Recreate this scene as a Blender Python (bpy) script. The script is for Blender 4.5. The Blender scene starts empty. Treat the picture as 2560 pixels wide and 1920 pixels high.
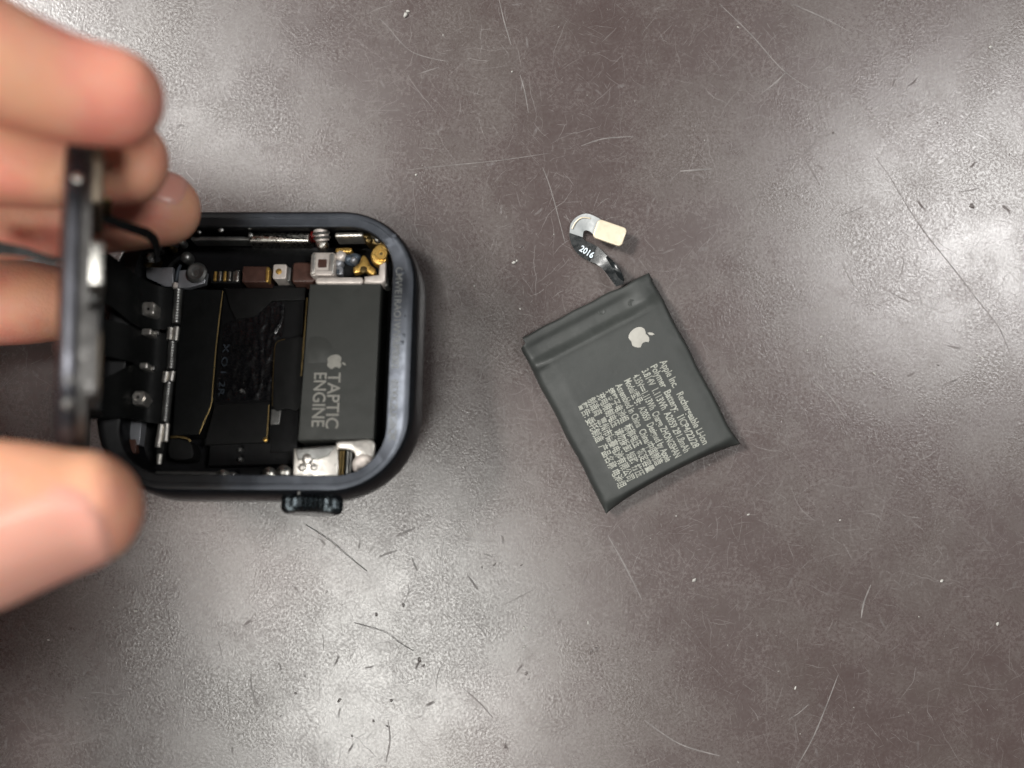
import bpy, bmesh, math, random
from mathutils import Vector, Matrix, noise as mnoise

MM = 0.001
R = math.radians
random.seed(7)
scene = bpy.context.scene
COL = scene.collection

# ------------------------------------------------------------------ camera
cam_d = bpy.data.cameras.new("Camera")
cam = bpy.data.objects.new("Camera", cam_d)
COL.objects.link(cam)
cam.location = (0, 0, 140.0 * MM)
cam.rotation_euler = (0, 0, 0)
cam_d.sensor_width = 36
cam_d.lens = 34.650
cam_d.clip_start = 0.005
cam_d.clip_end = 20
cam_d.dof.use_dof = True
cam_d.dof.focus_distance = 0.139
cam_d.dof.aperture_fstop = 10.0
scene.camera = cam

# ------------------------------------------------------------------ world and lamps (a room with ceiling panel lamps)
world = bpy.data.worlds.new("World")
scene.world = world
world.use_nodes = True
bg = world.node_tree.nodes["Background"]
bg.inputs[0].default_value = (0.95, 0.97, 1.0, 1)
bg.inputs[1].default_value = 0.035

def panel_lamp(name, loc, sx, sy, power, color):
    d = bpy.data.lights.new(name, 'AREA')
    d.shape = 'RECTANGLE'
    d.size, d.size_y = sx, sy
    d.energy = power
    d.color = color
    o = bpy.data.objects.new(name, d)
    COL.objects.link(o)
    o.location = loc
    return o
panel_lamp("ceiling_lamp", (-0.22, -0.48, 1.5), 0.40, 0.50, 9.0, (1.0, 0.985, 0.93))
panel_lamp("ceiling_lamp", (0.79, 0.27, 1.5), 0.38, 0.32, 8.6, (1.0, 0.99, 0.97))
panel_lamp("ceiling_lamp", (-0.50, 0.37, 1.5), 0.20, 0.34, 3.2, (1.0, 0.98, 0.94))
panel_lamp("ceiling_lamp", (-1.22, 0.60, 1.5), 0.36, 0.36, 64.0, (1.0, 0.98, 0.94))

vs = scene.view_settings
vs.view_transform = 'Standard'
vs.look = 'None'
vs.exposure = 0.27
vs.gamma = 1.0
vs.use_curve_mapping = False
scene.cycles.use_denoising = True
scene.render.filter_size = 1.9
scene.cycles.max_bounces = 6
scene.cycles.diffuse_bounces = 3
scene.cycles.glossy_bounces = 3
scene.cycles.adaptive_threshold = 0.03
scene.cycles.caustics_reflective = False
scene.cycles.caustics_refractive = False

# ------------------------------------------------------------------ material helpers
class NT:
    def __init__(s, m):
        s.t = m.node_tree; s.n = s.t.nodes; s.l = s.t.links
    def new(s, kind, **kw):
        x = s.n.new(kind)
        for k, v in kw.items(): setattr(x, k, v)
        return x
    def link(s, a, b): s.l.new(a, b)
    def put(s, sock, v):
        if hasattr(v, 'is_output') or isinstance(v, bpy.types.NodeSocket): s.l.new(v, sock)
        else: sock.default_value = v
    def math(s, op, a, b=None, c=None, clamp=False):
        x = s.n.new('ShaderNodeMath'); x.operation = op; x.use_clamp = clamp
        s.put(x.inputs[0], a)
        if b is not None: s.put(x.inputs[1], b)
        if c is not None: s.put(x.inputs[2], c)
        return x.outputs[0]
    def noise(s, vec, scale, detail=4, rough=0.55, dist=0.0, dim='3D'):
        x = s.n.new('ShaderNodeTexNoise'); x.noise_dimensions = dim
        s.l.new(vec, x.inputs['Vector'])
        x.inputs['Scale'].default_value = scale
        x.inputs['Detail'].default_value = detail
        x.inputs['Roughness'].default_value = rough
        x.inputs['Distortion'].default_value = dist
        return x.outputs['Fac']
    def ramp(s, fac, a, b, va=0.0, vb=1.0, smooth=True):
        x = s.n.new('ShaderNodeMapRange')
        x.interpolation_type = 'SMOOTHSTEP' if smooth else 'LINEAR'
        s.put(x.inputs['Value'], fac)
        x.inputs['From Min'].default_value = a; x.inputs['From Max'].default_value = b
        x.inputs['To Min'].default_value = va; x.inputs['To Max'].default_value = vb
        return x.outputs[0]
    def mix(s, fac, a, b):
        x = s.n.new('ShaderNodeMix'); x.data_type = 'RGBA'
        s.put(x.inputs[0], fac)
        for k, v in ((6, a), (7, b)):
            if isinstance(v, tuple): x.inputs[k].default_value = (*v[:3], 1)
            else: s.l.new(v, x.inputs[k])
        return x.outputs[2]
    def mapping(s, scale=(1000, 1000, 1000), rot=(0, 0, 0), loc=(0, 0, 0)):
        tc = s.n.new('ShaderNodeTexCoord'); mp = s.n.new('ShaderNodeMapping')
        s.l.new(tc.outputs['Object'], mp.inputs['Vector'])
        mp.inputs['Scale'].default_value = scale
        mp.inputs['Rotation'].default_value = rot
        mp.inputs['Location'].default_value = loc
        return mp.outputs[0]
    def bump(s, h, dist, strength=1.0, normal=None):
        x = s.n.new('ShaderNodeBump'); s.l.new(h, x.inputs['Height'])
        x.inputs['Distance'].default_value = dist; x.inputs['Strength'].default_value = strength
        if normal is not None: s.l.new(normal, x.inputs['Normal'])
        return x.outputs[0]

def new_mat(name):
    m = bpy.data.materials.new(name); m.use_nodes = True
    return m, NT(m), m.node_tree.nodes['Principled BSDF']

MATS = {}
def mat(name, color, rough=0.5, metal=0.0, var=0.15, vscale=0.8, bump=0.0, bscale=3.0, rvar=0.1, spec=0.5, coat=0.0):
    m, t, p = new_mat(name)
    v = t.mapping()
    n1 = t.noise(v, vscale, 5, 0.6)
    a = tuple(c * (1 - var) for c in color); b = tuple(min(1, c * (1 + var)) for c in color)
    t.link(t.mix(t.ramp(n1, 0.3, 0.7), a, b), p.inputs['Base Color'])
    n2 = t.noise(v, vscale * 2.7, 4, 0.6)
    t.link(t.ramp(n2, 0.25, 0.75, max(0.02, rough - rvar), min(1, rough + rvar)), p.inputs['Roughness'])
    p.inputs['Metallic'].default_value = metal
    p.inputs['Specular IOR Level'].default_value = spec
    if coat: p.inputs['Coat Weight'].default_value = coat; p.inputs['Coat Roughness'].default_value = 0.15
    if bump:
        t.link(t.bump(t.noise(v, bscale, 4, 0.6), bump * MM), p.inputs['Normal'])
    MATS[name] = m
    return m

mat('case_black', (0.008, 0.009, 0.011), 0.20, 0.0, 0.2, 0.5, 0.01, 2.0, 0.06, 0.22)
mat('case_inside', (0.004, 0.004, 0.005), 0.58, 0.0, 0.3, 0.6, 0.02, 2.0, spec=0.22)
mat('board_black', (0.006, 0.006, 0.0065), 0.58, 0.0, 0.3, 0.4, 0.01, 4.0, spec=0.22)
mat('flex_black', (0.005, 0.0055, 0.0055), 0.58, 0.0, 0.3, 0.4, 0.02, 1.2, spec=0.22)
mat('chip_black', (0.008, 0.008, 0.008), 0.58, 0.0, 0.2, 0.5, 0.005, 6.0, spec=0.22)
mat('adhesive', (0.005, 0.005, 0.006), 0.27, 0.0, 0.3, 0.6, 0.06, 0.9)
mat('engine_grey', (0.047, 0.049, 0.045), 0.55, 0.15, 0.06, 0.3, 0.003, 8.0)
mat('engine_film', (0.043, 0.045, 0.041), 0.5, 0.15, 0.06, 0.3)
mat('engine_print', (0.30, 0.29, 0.26), 0.6, 0.0, 0.1)
mat('steel', (0.62, 0.60, 0.55), 0.30, 1.0, 0.12, 0.8, 0.02, 2.0)
mat('steel_bright', (0.86, 0.82, 0.76), 0.36, 0.9, 0.08, 0.7, 0.02, 1.6)
mat('steel_dull', (0.30, 0.30, 0.29), 0.42, 0.9, 0.2, 0.9, 0.02, 2.0)
mat('white_metal', (0.80, 0.72, 0.66), 0.42, 0.35, 0.10, 0.9, 0.02, 2.0)
mat('gold', (0.80, 0.50, 0.14), 0.34, 0.85, 0.15, 1.0, 0.02, 2.0)
mat('gold_dark', (0.17, 0.12, 0.05), 0.4, 0.9, 0.2, 1.0)
mat('brown_tape', (0.085, 0.040, 0.030), 0.4, 0.0, 0.2, 0.8, 0.03, 1.5)
mat('blue_grey', (0.13, 0.16, 0.20), 0.3, 0.4, 0.3, 1.2, 0.05, 1.2)
mat('pale_plate', (0.42, 0.43, 0.46), 0.4, 0.6, 0.1, 0.5)
mat('red_part', (0.20, 0.01, 0.008), 0.4)
mat('crown_metal', (0.050, 0.060, 0.066), 0.26, 0.9, 0.2, 0.8)
mat('print_blue', (0.045, 0.058, 0.075), 0.6, 0.0, 0.3, 1.2)
mat('rim_print', (0.17, 0.175, 0.17), 0.6, 0.0, 0.3, 1.5)
mat('glass_black', (0.006, 0.006, 0.008), 0.10, 0.0, 0.2, 0.3, 0.0, 2.0, 0.05, 0.7)
mat('glass_edge', (0.075, 0.075, 0.085), 0.30, 0.8, 0.3, 0.12, 0.0, 2.0, 0.08, 0.7)
mat('lid_metal', (0.13, 0.125, 0.12), 0.42, 0.85, 0.25, 0.25, 0.03, 1.0)
mat('lid_warm', (0.22, 0.175, 0.125), 0.45, 0.6, 0.3, 0.25, 0.03, 1.0)
mat('battery_print', (0.25, 0.255, 0.225), 0.7, 0.0, 0.25, 1.2)
mat('emblem_print', (0.33, 0.32, 0.29), 0.6, 0.0, 0.06, 1.2)
mat('pad_cream', (0.62, 0.54, 0.41), 0.42, 0.25, 0.06, 0.6, 0.01, 2.0)
mat('flex_grey', (0.26, 0.275, 0.28), 0.48, 0.0, 0.12, 0.6)
mat('flex_gloss', (0.010, 0.012, 0.013), 0.33, 0.0, 0.3, 0.5, 0.03, 1.0)
mat('flex_print', (0.60, 0.68, 0.74), 0.5, 0.0, 0.15, 2.0)
mat('dust_pale', (0.36, 0.35, 0.33), 0.4, 0.0, 0.1, 1.0)
mat('mark_dark', (0.072, 0.058, 0.055), 0.42, 0.0, 0.3, 1.0, spec=0.75)
mat('hair_dark', (0.03, 0.026, 0.024), 0.4, 0.0, 0.3, 1.0)
mat('mark_pale', (0.15, 0.138, 0.134), 0.6, 0.0, 0.3, 0.6)

def rim_material():
    m, t, p = new_mat('case_rim')
    v = t.mapping()
    n = t.noise(v, 0.35, 4, 0.6)
    c = t.mix(t.ramp(n, 0.3, 0.7), (0.070, 0.077, 0.092), (0.095, 0.104, 0.122))
    wear = t.ramp(t.noise(v, 1.6, 5, 0.7), 0.70, 0.76)
    c = t.mix(wear, c, (0.22, 0.25, 0.25))
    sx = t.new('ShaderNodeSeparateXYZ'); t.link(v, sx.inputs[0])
    left_shade = t.ramp(t.math('ADD', sx.outputs[0], t.math('MULTIPLY', t.noise(v, 0.5, 4, 0.6), 5.0)), -3.0, 3.5, 1.0, 0.0)  # shade on the left of the rim, painted into its colour with a ragged border
    c = t.mix(left_shade, c, (0.010, 0.010, 0.011))
    t.link(t.math('SUBTRACT', 0.75, t.math('MULTIPLY', left_shade, 0.70)), p.inputs['Metallic'])
    t.link(c, p.inputs['Base Color'])
    t.link(t.ramp(t.noise(v, 0.8, 4), 0.3, 0.7, 0.40, 0.50), p.inputs['Roughness'])
    MATS['case_rim'] = m
rim_material()

def battery_material():
    m, t, p = new_mat('battery_pouch')
    v = t.mapping()
    n = t.noise(v, 0.12, 4, 0.6)
    t.link(t.mix(t.ramp(n, 0.3, 0.7), (0.021, 0.0235, 0.0225), (0.027, 0.030, 0.028)), p.inputs['Base Color'])
    t.link(t.ramp(t.noise(v, 0.5, 3), 0.3, 0.7, 0.50, 0.60), p.inputs['Roughness'])
    h = t.math('ADD', t.math('MULTIPLY', t.noise(v, 6.0, 3, 0.6), 0.10), t.noise(v, 0.35, 3, 0.5))
    t.link(t.bump(h, 0.08 * MM), p.inputs['Normal'])
    MATS['battery_pouch'] = m
battery_material()

def skin_material():
    m, t, p = new_mat('skin')
    v = t.mapping()
    n = t.noise(v, 0.11, 4, 0.55)
    c = t.mix(t.ramp(n, 0.34, 0.68), (0.88, 0.46, 0.29), (0.88, 0.33, 0.25))
    n2 = t.noise(v, 0.55, 5, 0.6)
    c = t.mix(t.ramp(n2, 0.45, 0.75, 0.0, 0.35), c, (0.84, 0.50, 0.38))
    t.link(c, p.inputs['Base Color'])
    p.inputs['Subsurface Weight'].default_value = 0.35
    p.inputs['Subsurface Radius'].default_value = (1.0, 0.35, 0.2)
    p.inputs['Subsurface Scale'].default_value = 0.0022
    t.link(t.ramp(t.noise(v, 0.8, 4), 0.3, 0.7, 0.42, 0.58), p.inputs['Roughness'])
    wr = t.new('ShaderNodeTexVoronoi'); wr.feature = 'DISTANCE_TO_EDGE'
    t.link(v, wr.inputs['Vector']); wr.inputs['Scale'].default_value = 1.6
    h = t.math('ADD', t.math('MULTIPLY', t.ramp(wr.outputs['Distance'], 0.0, 0.25), 0.6), t.noise(v, 1.2, 4, 0.6))
    t.link(t.bump(h, 0.045 * MM), p.inputs['Normal'])
    MATS['skin'] = m
    m, t, p = new_mat('nail')
    v = t.mapping()
    n = t.noise(v, 0.10, 3, 0.5)
    t.link(t.mix(t.ramp(n, 0.3, 0.7), (0.86, 0.41, 0.33), (0.86, 0.46, 0.35)), p.inputs['Base Color'])
    p.inputs['Roughness'].default_value = 0.34
    p.inputs['Subsurface Weight'].default_value = 0.3
    p.inputs['Subsurface Radius'].default_value = (1.0, 0.4, 0.25)
    p.inputs['Subsurface Scale'].default_value = 0.0015
    MATS['nail'] = m
    mat('nail_edge', (0.72, 0.52, 0.36), 0.4, 0.0, 0.05)
skin_material()

def table_material():
    m, t, p = new_mat('desk_vinyl')
    v = t.mapping()
    # one warp field shared by all layers
    wn = t.new('ShaderNodeTexNoise'); wn.noise_dimensions = '2D'; t.link(v, wn.inputs['Vector'])
    wn.inputs['Scale'].default_value = 0.16; wn.inputs['Detail'].default_value = 2
    sub = t.new('ShaderNodeVectorMath', operation='SUBTRACT'); t.link(wn.outputs['Color'], sub.inputs[0]); sub.inputs[1].default_value = (0.5, 0.5, 0.5)
    scl = t.new('ShaderNodeVectorMath', operation='SCALE'); t.link(sub.outputs[0], scl.inputs[0]); scl.inputs['Scale'].default_value = 2.2
    add = t.new('ShaderNodeVectorMath', operation='ADD'); t.link(v, add.inputs[0]); t.link(scl.outputs[0], add.inputs[1])
    wv = add.outputs[0]
    big = t.noise(wv, 0.055, 5, 0.68, 0, '2D')
    mid = t.noise(wv, 0.13, 6, 0.78, 0, '2D')
    fine = t.noise(v, 2.0, 5, 0.78, 0, '2D')
    base = t.mix(t.ramp(big, 0.35, 0.65), (0.058, 0.041, 0.039), (0.067, 0.052, 0.048))
    scuff = t.math('MULTIPLY', t.ramp(mid, 0.30, 0.78), t.ramp(fine, 0.36, 0.68))
    base = t.mix(t.math('MULTIPLY', scuff, 0.55), base, (0.145, 0.126, 0.122))
    def strokes(scale, width, length, density, seed):
        off = t.new('ShaderNodeVectorMath', operation='ADD'); t.link(wv, off.inputs[0]); off.inputs[1].default_value = (seed * 37.1, seed * 91.7, 0)
        vo = t.new('ShaderNodeTexVoronoi'); vo.voronoi_dimensions = '2D'
        t.link(off.outputs[0], vo.inputs['Vector']); vo.inputs['Scale'].default_value = scale
        d = t.new('ShaderNodeVectorMath', operation='SUBTRACT'); t.link(off.outputs[0], d.inputs[0]); t.link(vo.outputs['Position'], d.inputs[1])
        sd = t.new('ShaderNodeSeparateXYZ'); t.link(d.outputs[0], sd.inputs[0])
        sc = t.new('ShaderNodeSeparateColor'); t.link(vo.outputs['Color'], sc.inputs[0])
        ang = t.math('MULTIPLY', sc.outputs[0], 6.283)
        ca, sa = t.math('COSINE', ang), t.math('SINE', ang)
        xr = t.math('ADD', t.math('MULTIPLY', sd.outputs[0], ca), t.math('MULTIPLY', sd.outputs[1], sa))
        yr = t.math('SUBTRACT', t.math('MULTIPLY', sd.outputs[1], ca), t.math('MULTIPLY', sd.outputs[0], sa))
        a = t.ramp(t.math('ABSOLUTE', yr), width * 0.2, width, 1, 0)
        b = t.ramp(t.math('ABSOLUTE', xr), length * 0.2, length, 1, 0)
        k = t.ramp(sc.outputs[1], 1 - density, 1.0, 0.0, 1.0, False)
        return t.math('MULTIPLY', t.math('MULTIPLY', a, b), k)
    s = strokes(0.33, 0.045, 1.7, 0.75, 1)
    for q in ((0.12, 0.055, 5.0, 0.7, 2), (0.85, 0.04, 0.6, 0.8, 3), (0.30, 0.05, 2.0, 0.7, 4), (0.2, 0.05, 3.2, 0.7, 5)):
        s = t.math('MAXIMUM', s, strokes(*q))
    base = t.mix(t.math('MULTIPLY', s, 0.38), base, (0.21, 0.195, 0.19))
    dk = strokes(0.17, 0.22, 0.9, 0.40, 8)
    base = t.mix(t.math('MULTIPLY', dk, 0.4), base, (0.045, 0.036, 0.036))
    t.link(base, p.inputs['Base Color'])
    rg = t.ramp(big, 0.3, 0.7, 0.255, 0.285)
    rg = t.math('ADD', rg, t.math('MULTIPLY', scuff, 0.04))
    rg = t.math('ADD', rg, t.math('MULTIPLY', dk, 0.30))
    rg = t.math('ADD', rg, t.math('MULTIPLY', s, 0.16))
    t.link(rg, p.inputs['Roughness'])
    # the polish is broken up by tiny worn spots
    p.inputs['IOR'].default_value = 1.6
    gv = t.mapping((1000, 1000, 1000), (0, 0, 0.6))
    wv2 = t.new('ShaderNodeVectorMath', operation='ADD'); t.link(gv, wv2.inputs[0]); t.link(scl.outputs[0], wv2.inputs[1])
    gl = t.noise(wv2.outputs[0], 2.9, 3, 0.78, 0, '2D')
    rub = t.ramp(t.noise(wv2.outputs[0], 0.07, 3, 0.6, 0, '2D'), 0.36, 0.62)
    lo = t.math('SUBTRACT', 0.58, t.math('MULTIPLY', rub, 0.22))
    k = t.ramp(gl, 0.36, 0.66)
    sp = t.math('ADD', lo, t.math('MULTIPLY', k, t.math('SUBTRACT', 0.92, lo)))
    blot = t.ramp(mid, 0.50, 0.72, 1.0, 0.78)
    t.link(t.math('MULTIPLY', sp, blot), p.inputs['Specular IOR Level'])
    grain = t.noise(wv2.outputs[0], 2.7, 2, 0.7, 0, '2D')
    t.link(t.bump(t.math('MULTIPLY', grain, t.math('ADD', 0.35, t.math('MULTIPLY', rub, 0.65))), 0.016 * MM), p.inputs['Normal'])
    MATS['desk_vinyl'] = m
table_material()

# ------------------------------------------------------------------ object helpers (all lengths in millimetres)
def link(o, parent=None):
    COL.objects.link(o)
    if parent is not None: o.parent = parent
    return o

def mesh_obj(name, verts, faces, material, parent=None, smooth=True, sharp=35):
    me = bpy.data.meshes.new(name)
    me.from_pydata([(x * MM, y * MM, z * MM) for x, y, z in verts], [], faces)
    me.validate()
    bm = bmesh.new(); bm.from_mesh(me)
    bmesh.ops.recalc_face_normals(bm, faces=bm.faces)
    for f in bm.faces: f.smooth = smooth
    if smooth:
        for e in bm.edges:
            if len(e.link_faces) == 2 and e.calc_face_angle(0) > R(sharp): e.smooth = False
    bm.to_mesh(me); bm.free()
    me.materials.append(MATS[material])
    return link(bpy.data.objects.new(name, me), parent)

def empty(name, parent=None):
    o = bpy.data.objects.new(name, None)
    o.empty_display_size = 0.005
    return link(o, parent)

def tag(o, label, cat=None, group=None, kind=None):
    if label: o['label'] = label
    if cat: o['category'] = cat
    if group: o['group'] = group
    if kind: o['kind'] = kind
    return o

def rrect(cx, cy, w, h, r=0.3, rot=0.0, n=5):
    r = max(0.001, min(r, abs(w) / 2 - 1e-3, abs(h) / 2 - 1e-3))
    a, b = abs(w) / 2, abs(h) / 2
    P = []
    for sx, sy, t0 in ((a - r, b - r, 0), (-a + r, b - r, 90), (-a + r, -b + r, 180), (a - r, -b + r, 270)):
        for i in range(n + 1):
            t = R(t0 + 90 * i / n); P.append((sx + r * math.cos(t), sy + r * math.sin(t)))
    c, s = math.cos(R(rot)), math.sin(R(rot))
    return [(cx + x * c - y * s, cy + x * s + y * c) for x, y in P]

def area2(P): return sum(P[i - 1][0] * P[i][1] - P[i][0] * P[i - 1][1] for i in range(len(P)))

def offset(P, d):
    if area2(P) < 0: P = P[::-1]
    n = len(P); out = []
    for i in range(n):
        a, b, c = P[i - 1], P[i], P[(i + 1) % n]
        e1 = Vector((b[0] - a[0], b[1] - a[1])); e2 = Vector((c[0] - b[0], c[1] - b[1]))
        if e1.length < 1e-6: e1 = e2
        if e2.length < 1e-6: e2 = e1
        e1.normalize(); e2.normalize()
        n1 = Vector((-e1.y, e1.x)); n2 = Vector((-e2.y, e2.x))
        m = n1 + n2
        if m.length < 1e-4: m = n1
        m.normalize(); k = d / max(0.4, m.dot(n1))
        out.append((b[0] + m.x * k, b[1] + m.y * k))
    return out

def smooth_poly(P, n=6):
    out = []
    L = len(P)
    for i in range(L):
        p0, p1, p2, p3 = (Vector(P[(i + k) % L]) for k in (-1, 0, 1, 2))
        for j in range(n):
            t = j / n
            q = 0.5 * ((2 * p1) + (-p0 + p2) * t + (2 * p0 - 5 * p1 + 4 * p2 - p3) * t * t + (-p0 + 3 * p1 - 3 * p2 + p3) * t ** 3)
            out.append((q.x, q.y))
    return out

def plate(name, P, z0, z1, material, parent=None, bevel=0.12, slope=None):
    """solid with outline P between heights z0 and z1 and rounded upper rim"""
    if area2(P) < 0: P = P[::-1]
    b = min(bevel, abs(z1 - z0) * 0.6)
    rings = [(P, z0)]
    for k in (0.0, 0.35, 0.7, 1.0):
        a = k * math.pi / 2
        rings.append((offset(P, b * (1 - math.cos(a))), z1 - b + b * math.sin(a)))
    V, F = [], []
    n = len(P)
    for Q, z in rings:
        for x, y in Q: V.append((x, y, z + (slope(x, y) if slope and z > z0 else 0)))
    for i in range(len(rings) - 1):
        for j in range(n):
            k = (j + 1) % n
            F.append((i * n + j, i * n + k, (i + 1) * n + k, (i + 1) * n + j))
    F.append(tuple(range((len(rings) - 1) * n, len(rings) * n)))
    F.append(tuple(reversed(range(n))))
    return mesh_obj(name, V, F, material, parent)

def ring_plate(name, P, Q, z0, z1, material, parent=None):
    """flat ring: outline P with hole Q (same vertex count)"""
    n = len(P); V = [(x, y, z) for z in (z0, z1) for S in (P, Q) for x, y in S]; F = []
    for j in range(n):
        k = (j + 1) % n
        F += [(j, k, 2 * n + k, 2 * n + j), (n + k, n + j, 3 * n + j, 3 * n + k), (2 * n + j, 2 * n + k, 3 * n + k, 3 * n + j), (k, j, n + j, n + k)]
    return mesh_obj(name, V, F, material, parent)

def lathe(name, prof, c, material, parent=None, axis=(0, 0, 1), n=28, ridge=0.0, sharp=35):
    """profile of (radius, height) turned round axis through c"""
    q = Vector((0, 0, 1)).rotation_difference(Vector(axis))
    V, F = [], []
    for r, h in prof:
        for i in range(n):
            a = 2 * math.pi * i / n
            rr = r * (1 - (ridge if i % 2 else 0))
            p = q @ Vector((rr * math.cos(a), rr * math.sin(a), h))
            V.append((c[0] + p.x, c[1] + p.y, c[2] + p.z))
    for i in range(len(prof) - 1):
        for j in range(n):
            k = (j + 1) % n
            F.append((i * n + j, i * n + k, (i + 1) * n + k, (i + 1) * n + j))
    F.append(tuple(reversed(range(n)))); F.append(tuple(range((len(prof) - 1) * n, len(prof) * n)))
    return mesh_obj(name, V, F, material, parent, sharp=sharp)

def screw(parent, c, r, h, material='steel', name='screw', slot='case_inside'):
    o = lathe(name, [(r, 0), (r, h * 0.75), (r * 0.9, h), (r * 0.62, h), (r * 0.55, h * 0.8), (r * 0.5, h * 0.8)], c, material, parent, n=20)
    lathe('socket', [(r * 0.26, 0), (r * 0.26, h * 0.08), (r * 0.2, h * 0.1)], (c[0], c[1], c[2] + h * 0.79), slot, o if parent.parent is None else parent, n=6)
    return o

def catmull(P, n=8):
    P = [Vector(p) for p in P]; out = []
    for i in range(len(P) - 1):
        p0 = P[max(0, i - 1)]; p1 = P[i]; p2 = P[i + 1]; p3 = P[min(len(P) - 1, i + 2)]
        for j in range(n):
            t = j / n
            out.append(0.5 * ((2 * p1) + (-p0 + p2) * t + (2 * p0 - 5 * p1 + 4 * p2 - p3) * t * t + (-p0 + 3 * p1 - 3 * p2 + p3) * t ** 3))
    out.append(P[-1].copy())
    return out

def tube_geo(path, radii, up=(0, 0, 1), n=16, flat=1.0, cap=True):
    V, F = [], []
    m = len(path)
    for i, p in enumerate(path):
        d = (path[min(m - 1, i + 1)] - path[max(0, i - 1)]).normalized()
        s = d.cross(Vector(up))
        if s.length < 1e-4: s = d.cross(Vector((1, 0, 0)))
        s.normalize(); u = s.cross(d)
        for j in range(n):
            a = 2 * math.pi * j / n
            q = p + s * radii[i] * math.cos(a) + u * radii[i] * flat * math.sin(a)
            V.append(tuple(q))
    for i in range(m - 1):
        for j in range(n):
            k = (j + 1) % n
            F.append((i * n + j, i * n + k, (i + 1) * n + k, (i + 1) * n + j))
    if cap:
        F.append(tuple(reversed(range(n)))); F.append(tuple(range((m - 1) * n, m * n)))
    return V, F

def tube(name, P, r, material, parent=None, n=10, seg=6):
    path = catmull(P, seg)
    rad = r if isinstance(r, list) else [r] * len(path)
    V, F = tube_geo(path, rad, n=n)
    return mesh_obj(name, V, F, material, parent)

def ribbon(name, A, B, th, material, parent=None, seg=6, cross=5):
    """thin sheet between two edge curves A and B (same length lists of 3-d points)"""
    a, b = catmull(A, seg), catmull(B, seg)
    n = len(a); V = []; F = []
    m = cross + 1
    for side in (0, 1):
        for i in range(n):
            d = a[min(n - 1, i + 1)] - a[max(0, i - 1)]
            nn = d.cross(b[i] - a[i]).normalized()
            if nn.z < 0: nn = -nn
            for j in range(m):
                q = a[i].lerp(b[i], j / cross) - nn * th * side
                V.append(tuple(q))
    N = n * m
    for i in range(n - 1):
        for j in range(cross):
            p = i * m + j
            F.append((p, p + 1, p + m + 1, p + m)); F.append((N + p, N + p + m, N + p + m + 1, N + p + 1))
        for j in (0, cross):
            p = i * m + j; F.append((p, p + m, N + p + m, N + p))
    for i in (0, n - 1):
        for j in range(cross):
            p = i * m + j; F.append((p, p + 1, N + p + 1, N + p))
    return mesh_obj(name, V, F, material, parent)

def text_mesh(name, body, size, material, parent, matrix, width=None, extrude=0.015, bold=0.0, spacing=1.0):
    """lettering as thin raised print; width fits the line to a length in mm"""
    c = bpy.data.curves.new(name, 'FONT')
    c.body = body; c.size = size; c.extrude = extrude; c.space_character = spacing; c.offset = bold
    c.resolution_u = 3
    o = bpy.data.objects.new(name, c); COL.objects.link(o)
    dg = bpy.context.evaluated_depsgraph_get(); dg.update()
    me = bpy.data.meshes.new_from_object(o.evaluated_get(dg))
    COL.objects.unlink(o); bpy.data.objects.remove(o)
    xs = [v.co.x for v in me.vertices]
    k = 1.0
    if width and xs: k = width / (max(xs) - min(xs))
    x0 = min(xs) if xs else 0
    me.transform(Matrix.Scale(MM, 4) @ matrix @ Matrix.Diagonal((k, 1, 1, 1)) @ Matrix.Translation((-x0, 0, 0)))
    me.materials.clear(); me.materials.append(MATS[material])
    me.name = name
    return link(bpy.data.objects.new(name, me), parent)

def fruit_outline():
    """apple-shaped maker's emblem with a bite on its right side, unit size, top is +y"""
    P = [(0.0, 0.40), (0.12, 0.45), (0.27, 0.47), (0.40, 0.41), (0.47, 0.33)]
    for i in range(7):
        a = R(62 + i * (360 - 2 * 62 - 118) / 6)
        P.append((0.63 + 0.27 * math.cos(R(128) + R(104) * i / 6), 0.10 + 0.27 * math.sin(R(128) + R(104) * i / 6)))
    P += [(0.52, -0.18), (0.46, -0.32), (0.36, -0.45), (0.24, -0.53), (0.12, -0.52), (0.0, -0.48), (-0.12, -0.52), (-0.24, -0.53), (-0.36, -0.45),
          (-0.47, -0.29), (-0.53, -0.10), (-0.54, 0.10), (-0.49, 0.27), (-0.40, 0.39), (-0.27, 0.46), (-0.12, 0.45)]
    leaf = [(0.0, 0.50), (0.02, 0.62), (0.10, 0.74), (0.24, 0.82), (0.235, 0.68), (0.15, 0.56)]
    return P, leaf

def emblem(parent, matrix, size, material, z=0.02):
    P, L = fruit_outline()
    def xf(Q): return [tuple((matrix @ Vector((x * size, y * size, 0))).xy) for x, y in Q]
    zz = matrix.translation.z
    o = plate('emblem', xf(P), zz - 0.02, zz + z, material, parent, 0.005)
    plate('emblem_leaf', xf(L), zz - 0.02, zz + z, material, parent, 0.005)
    return o

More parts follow.
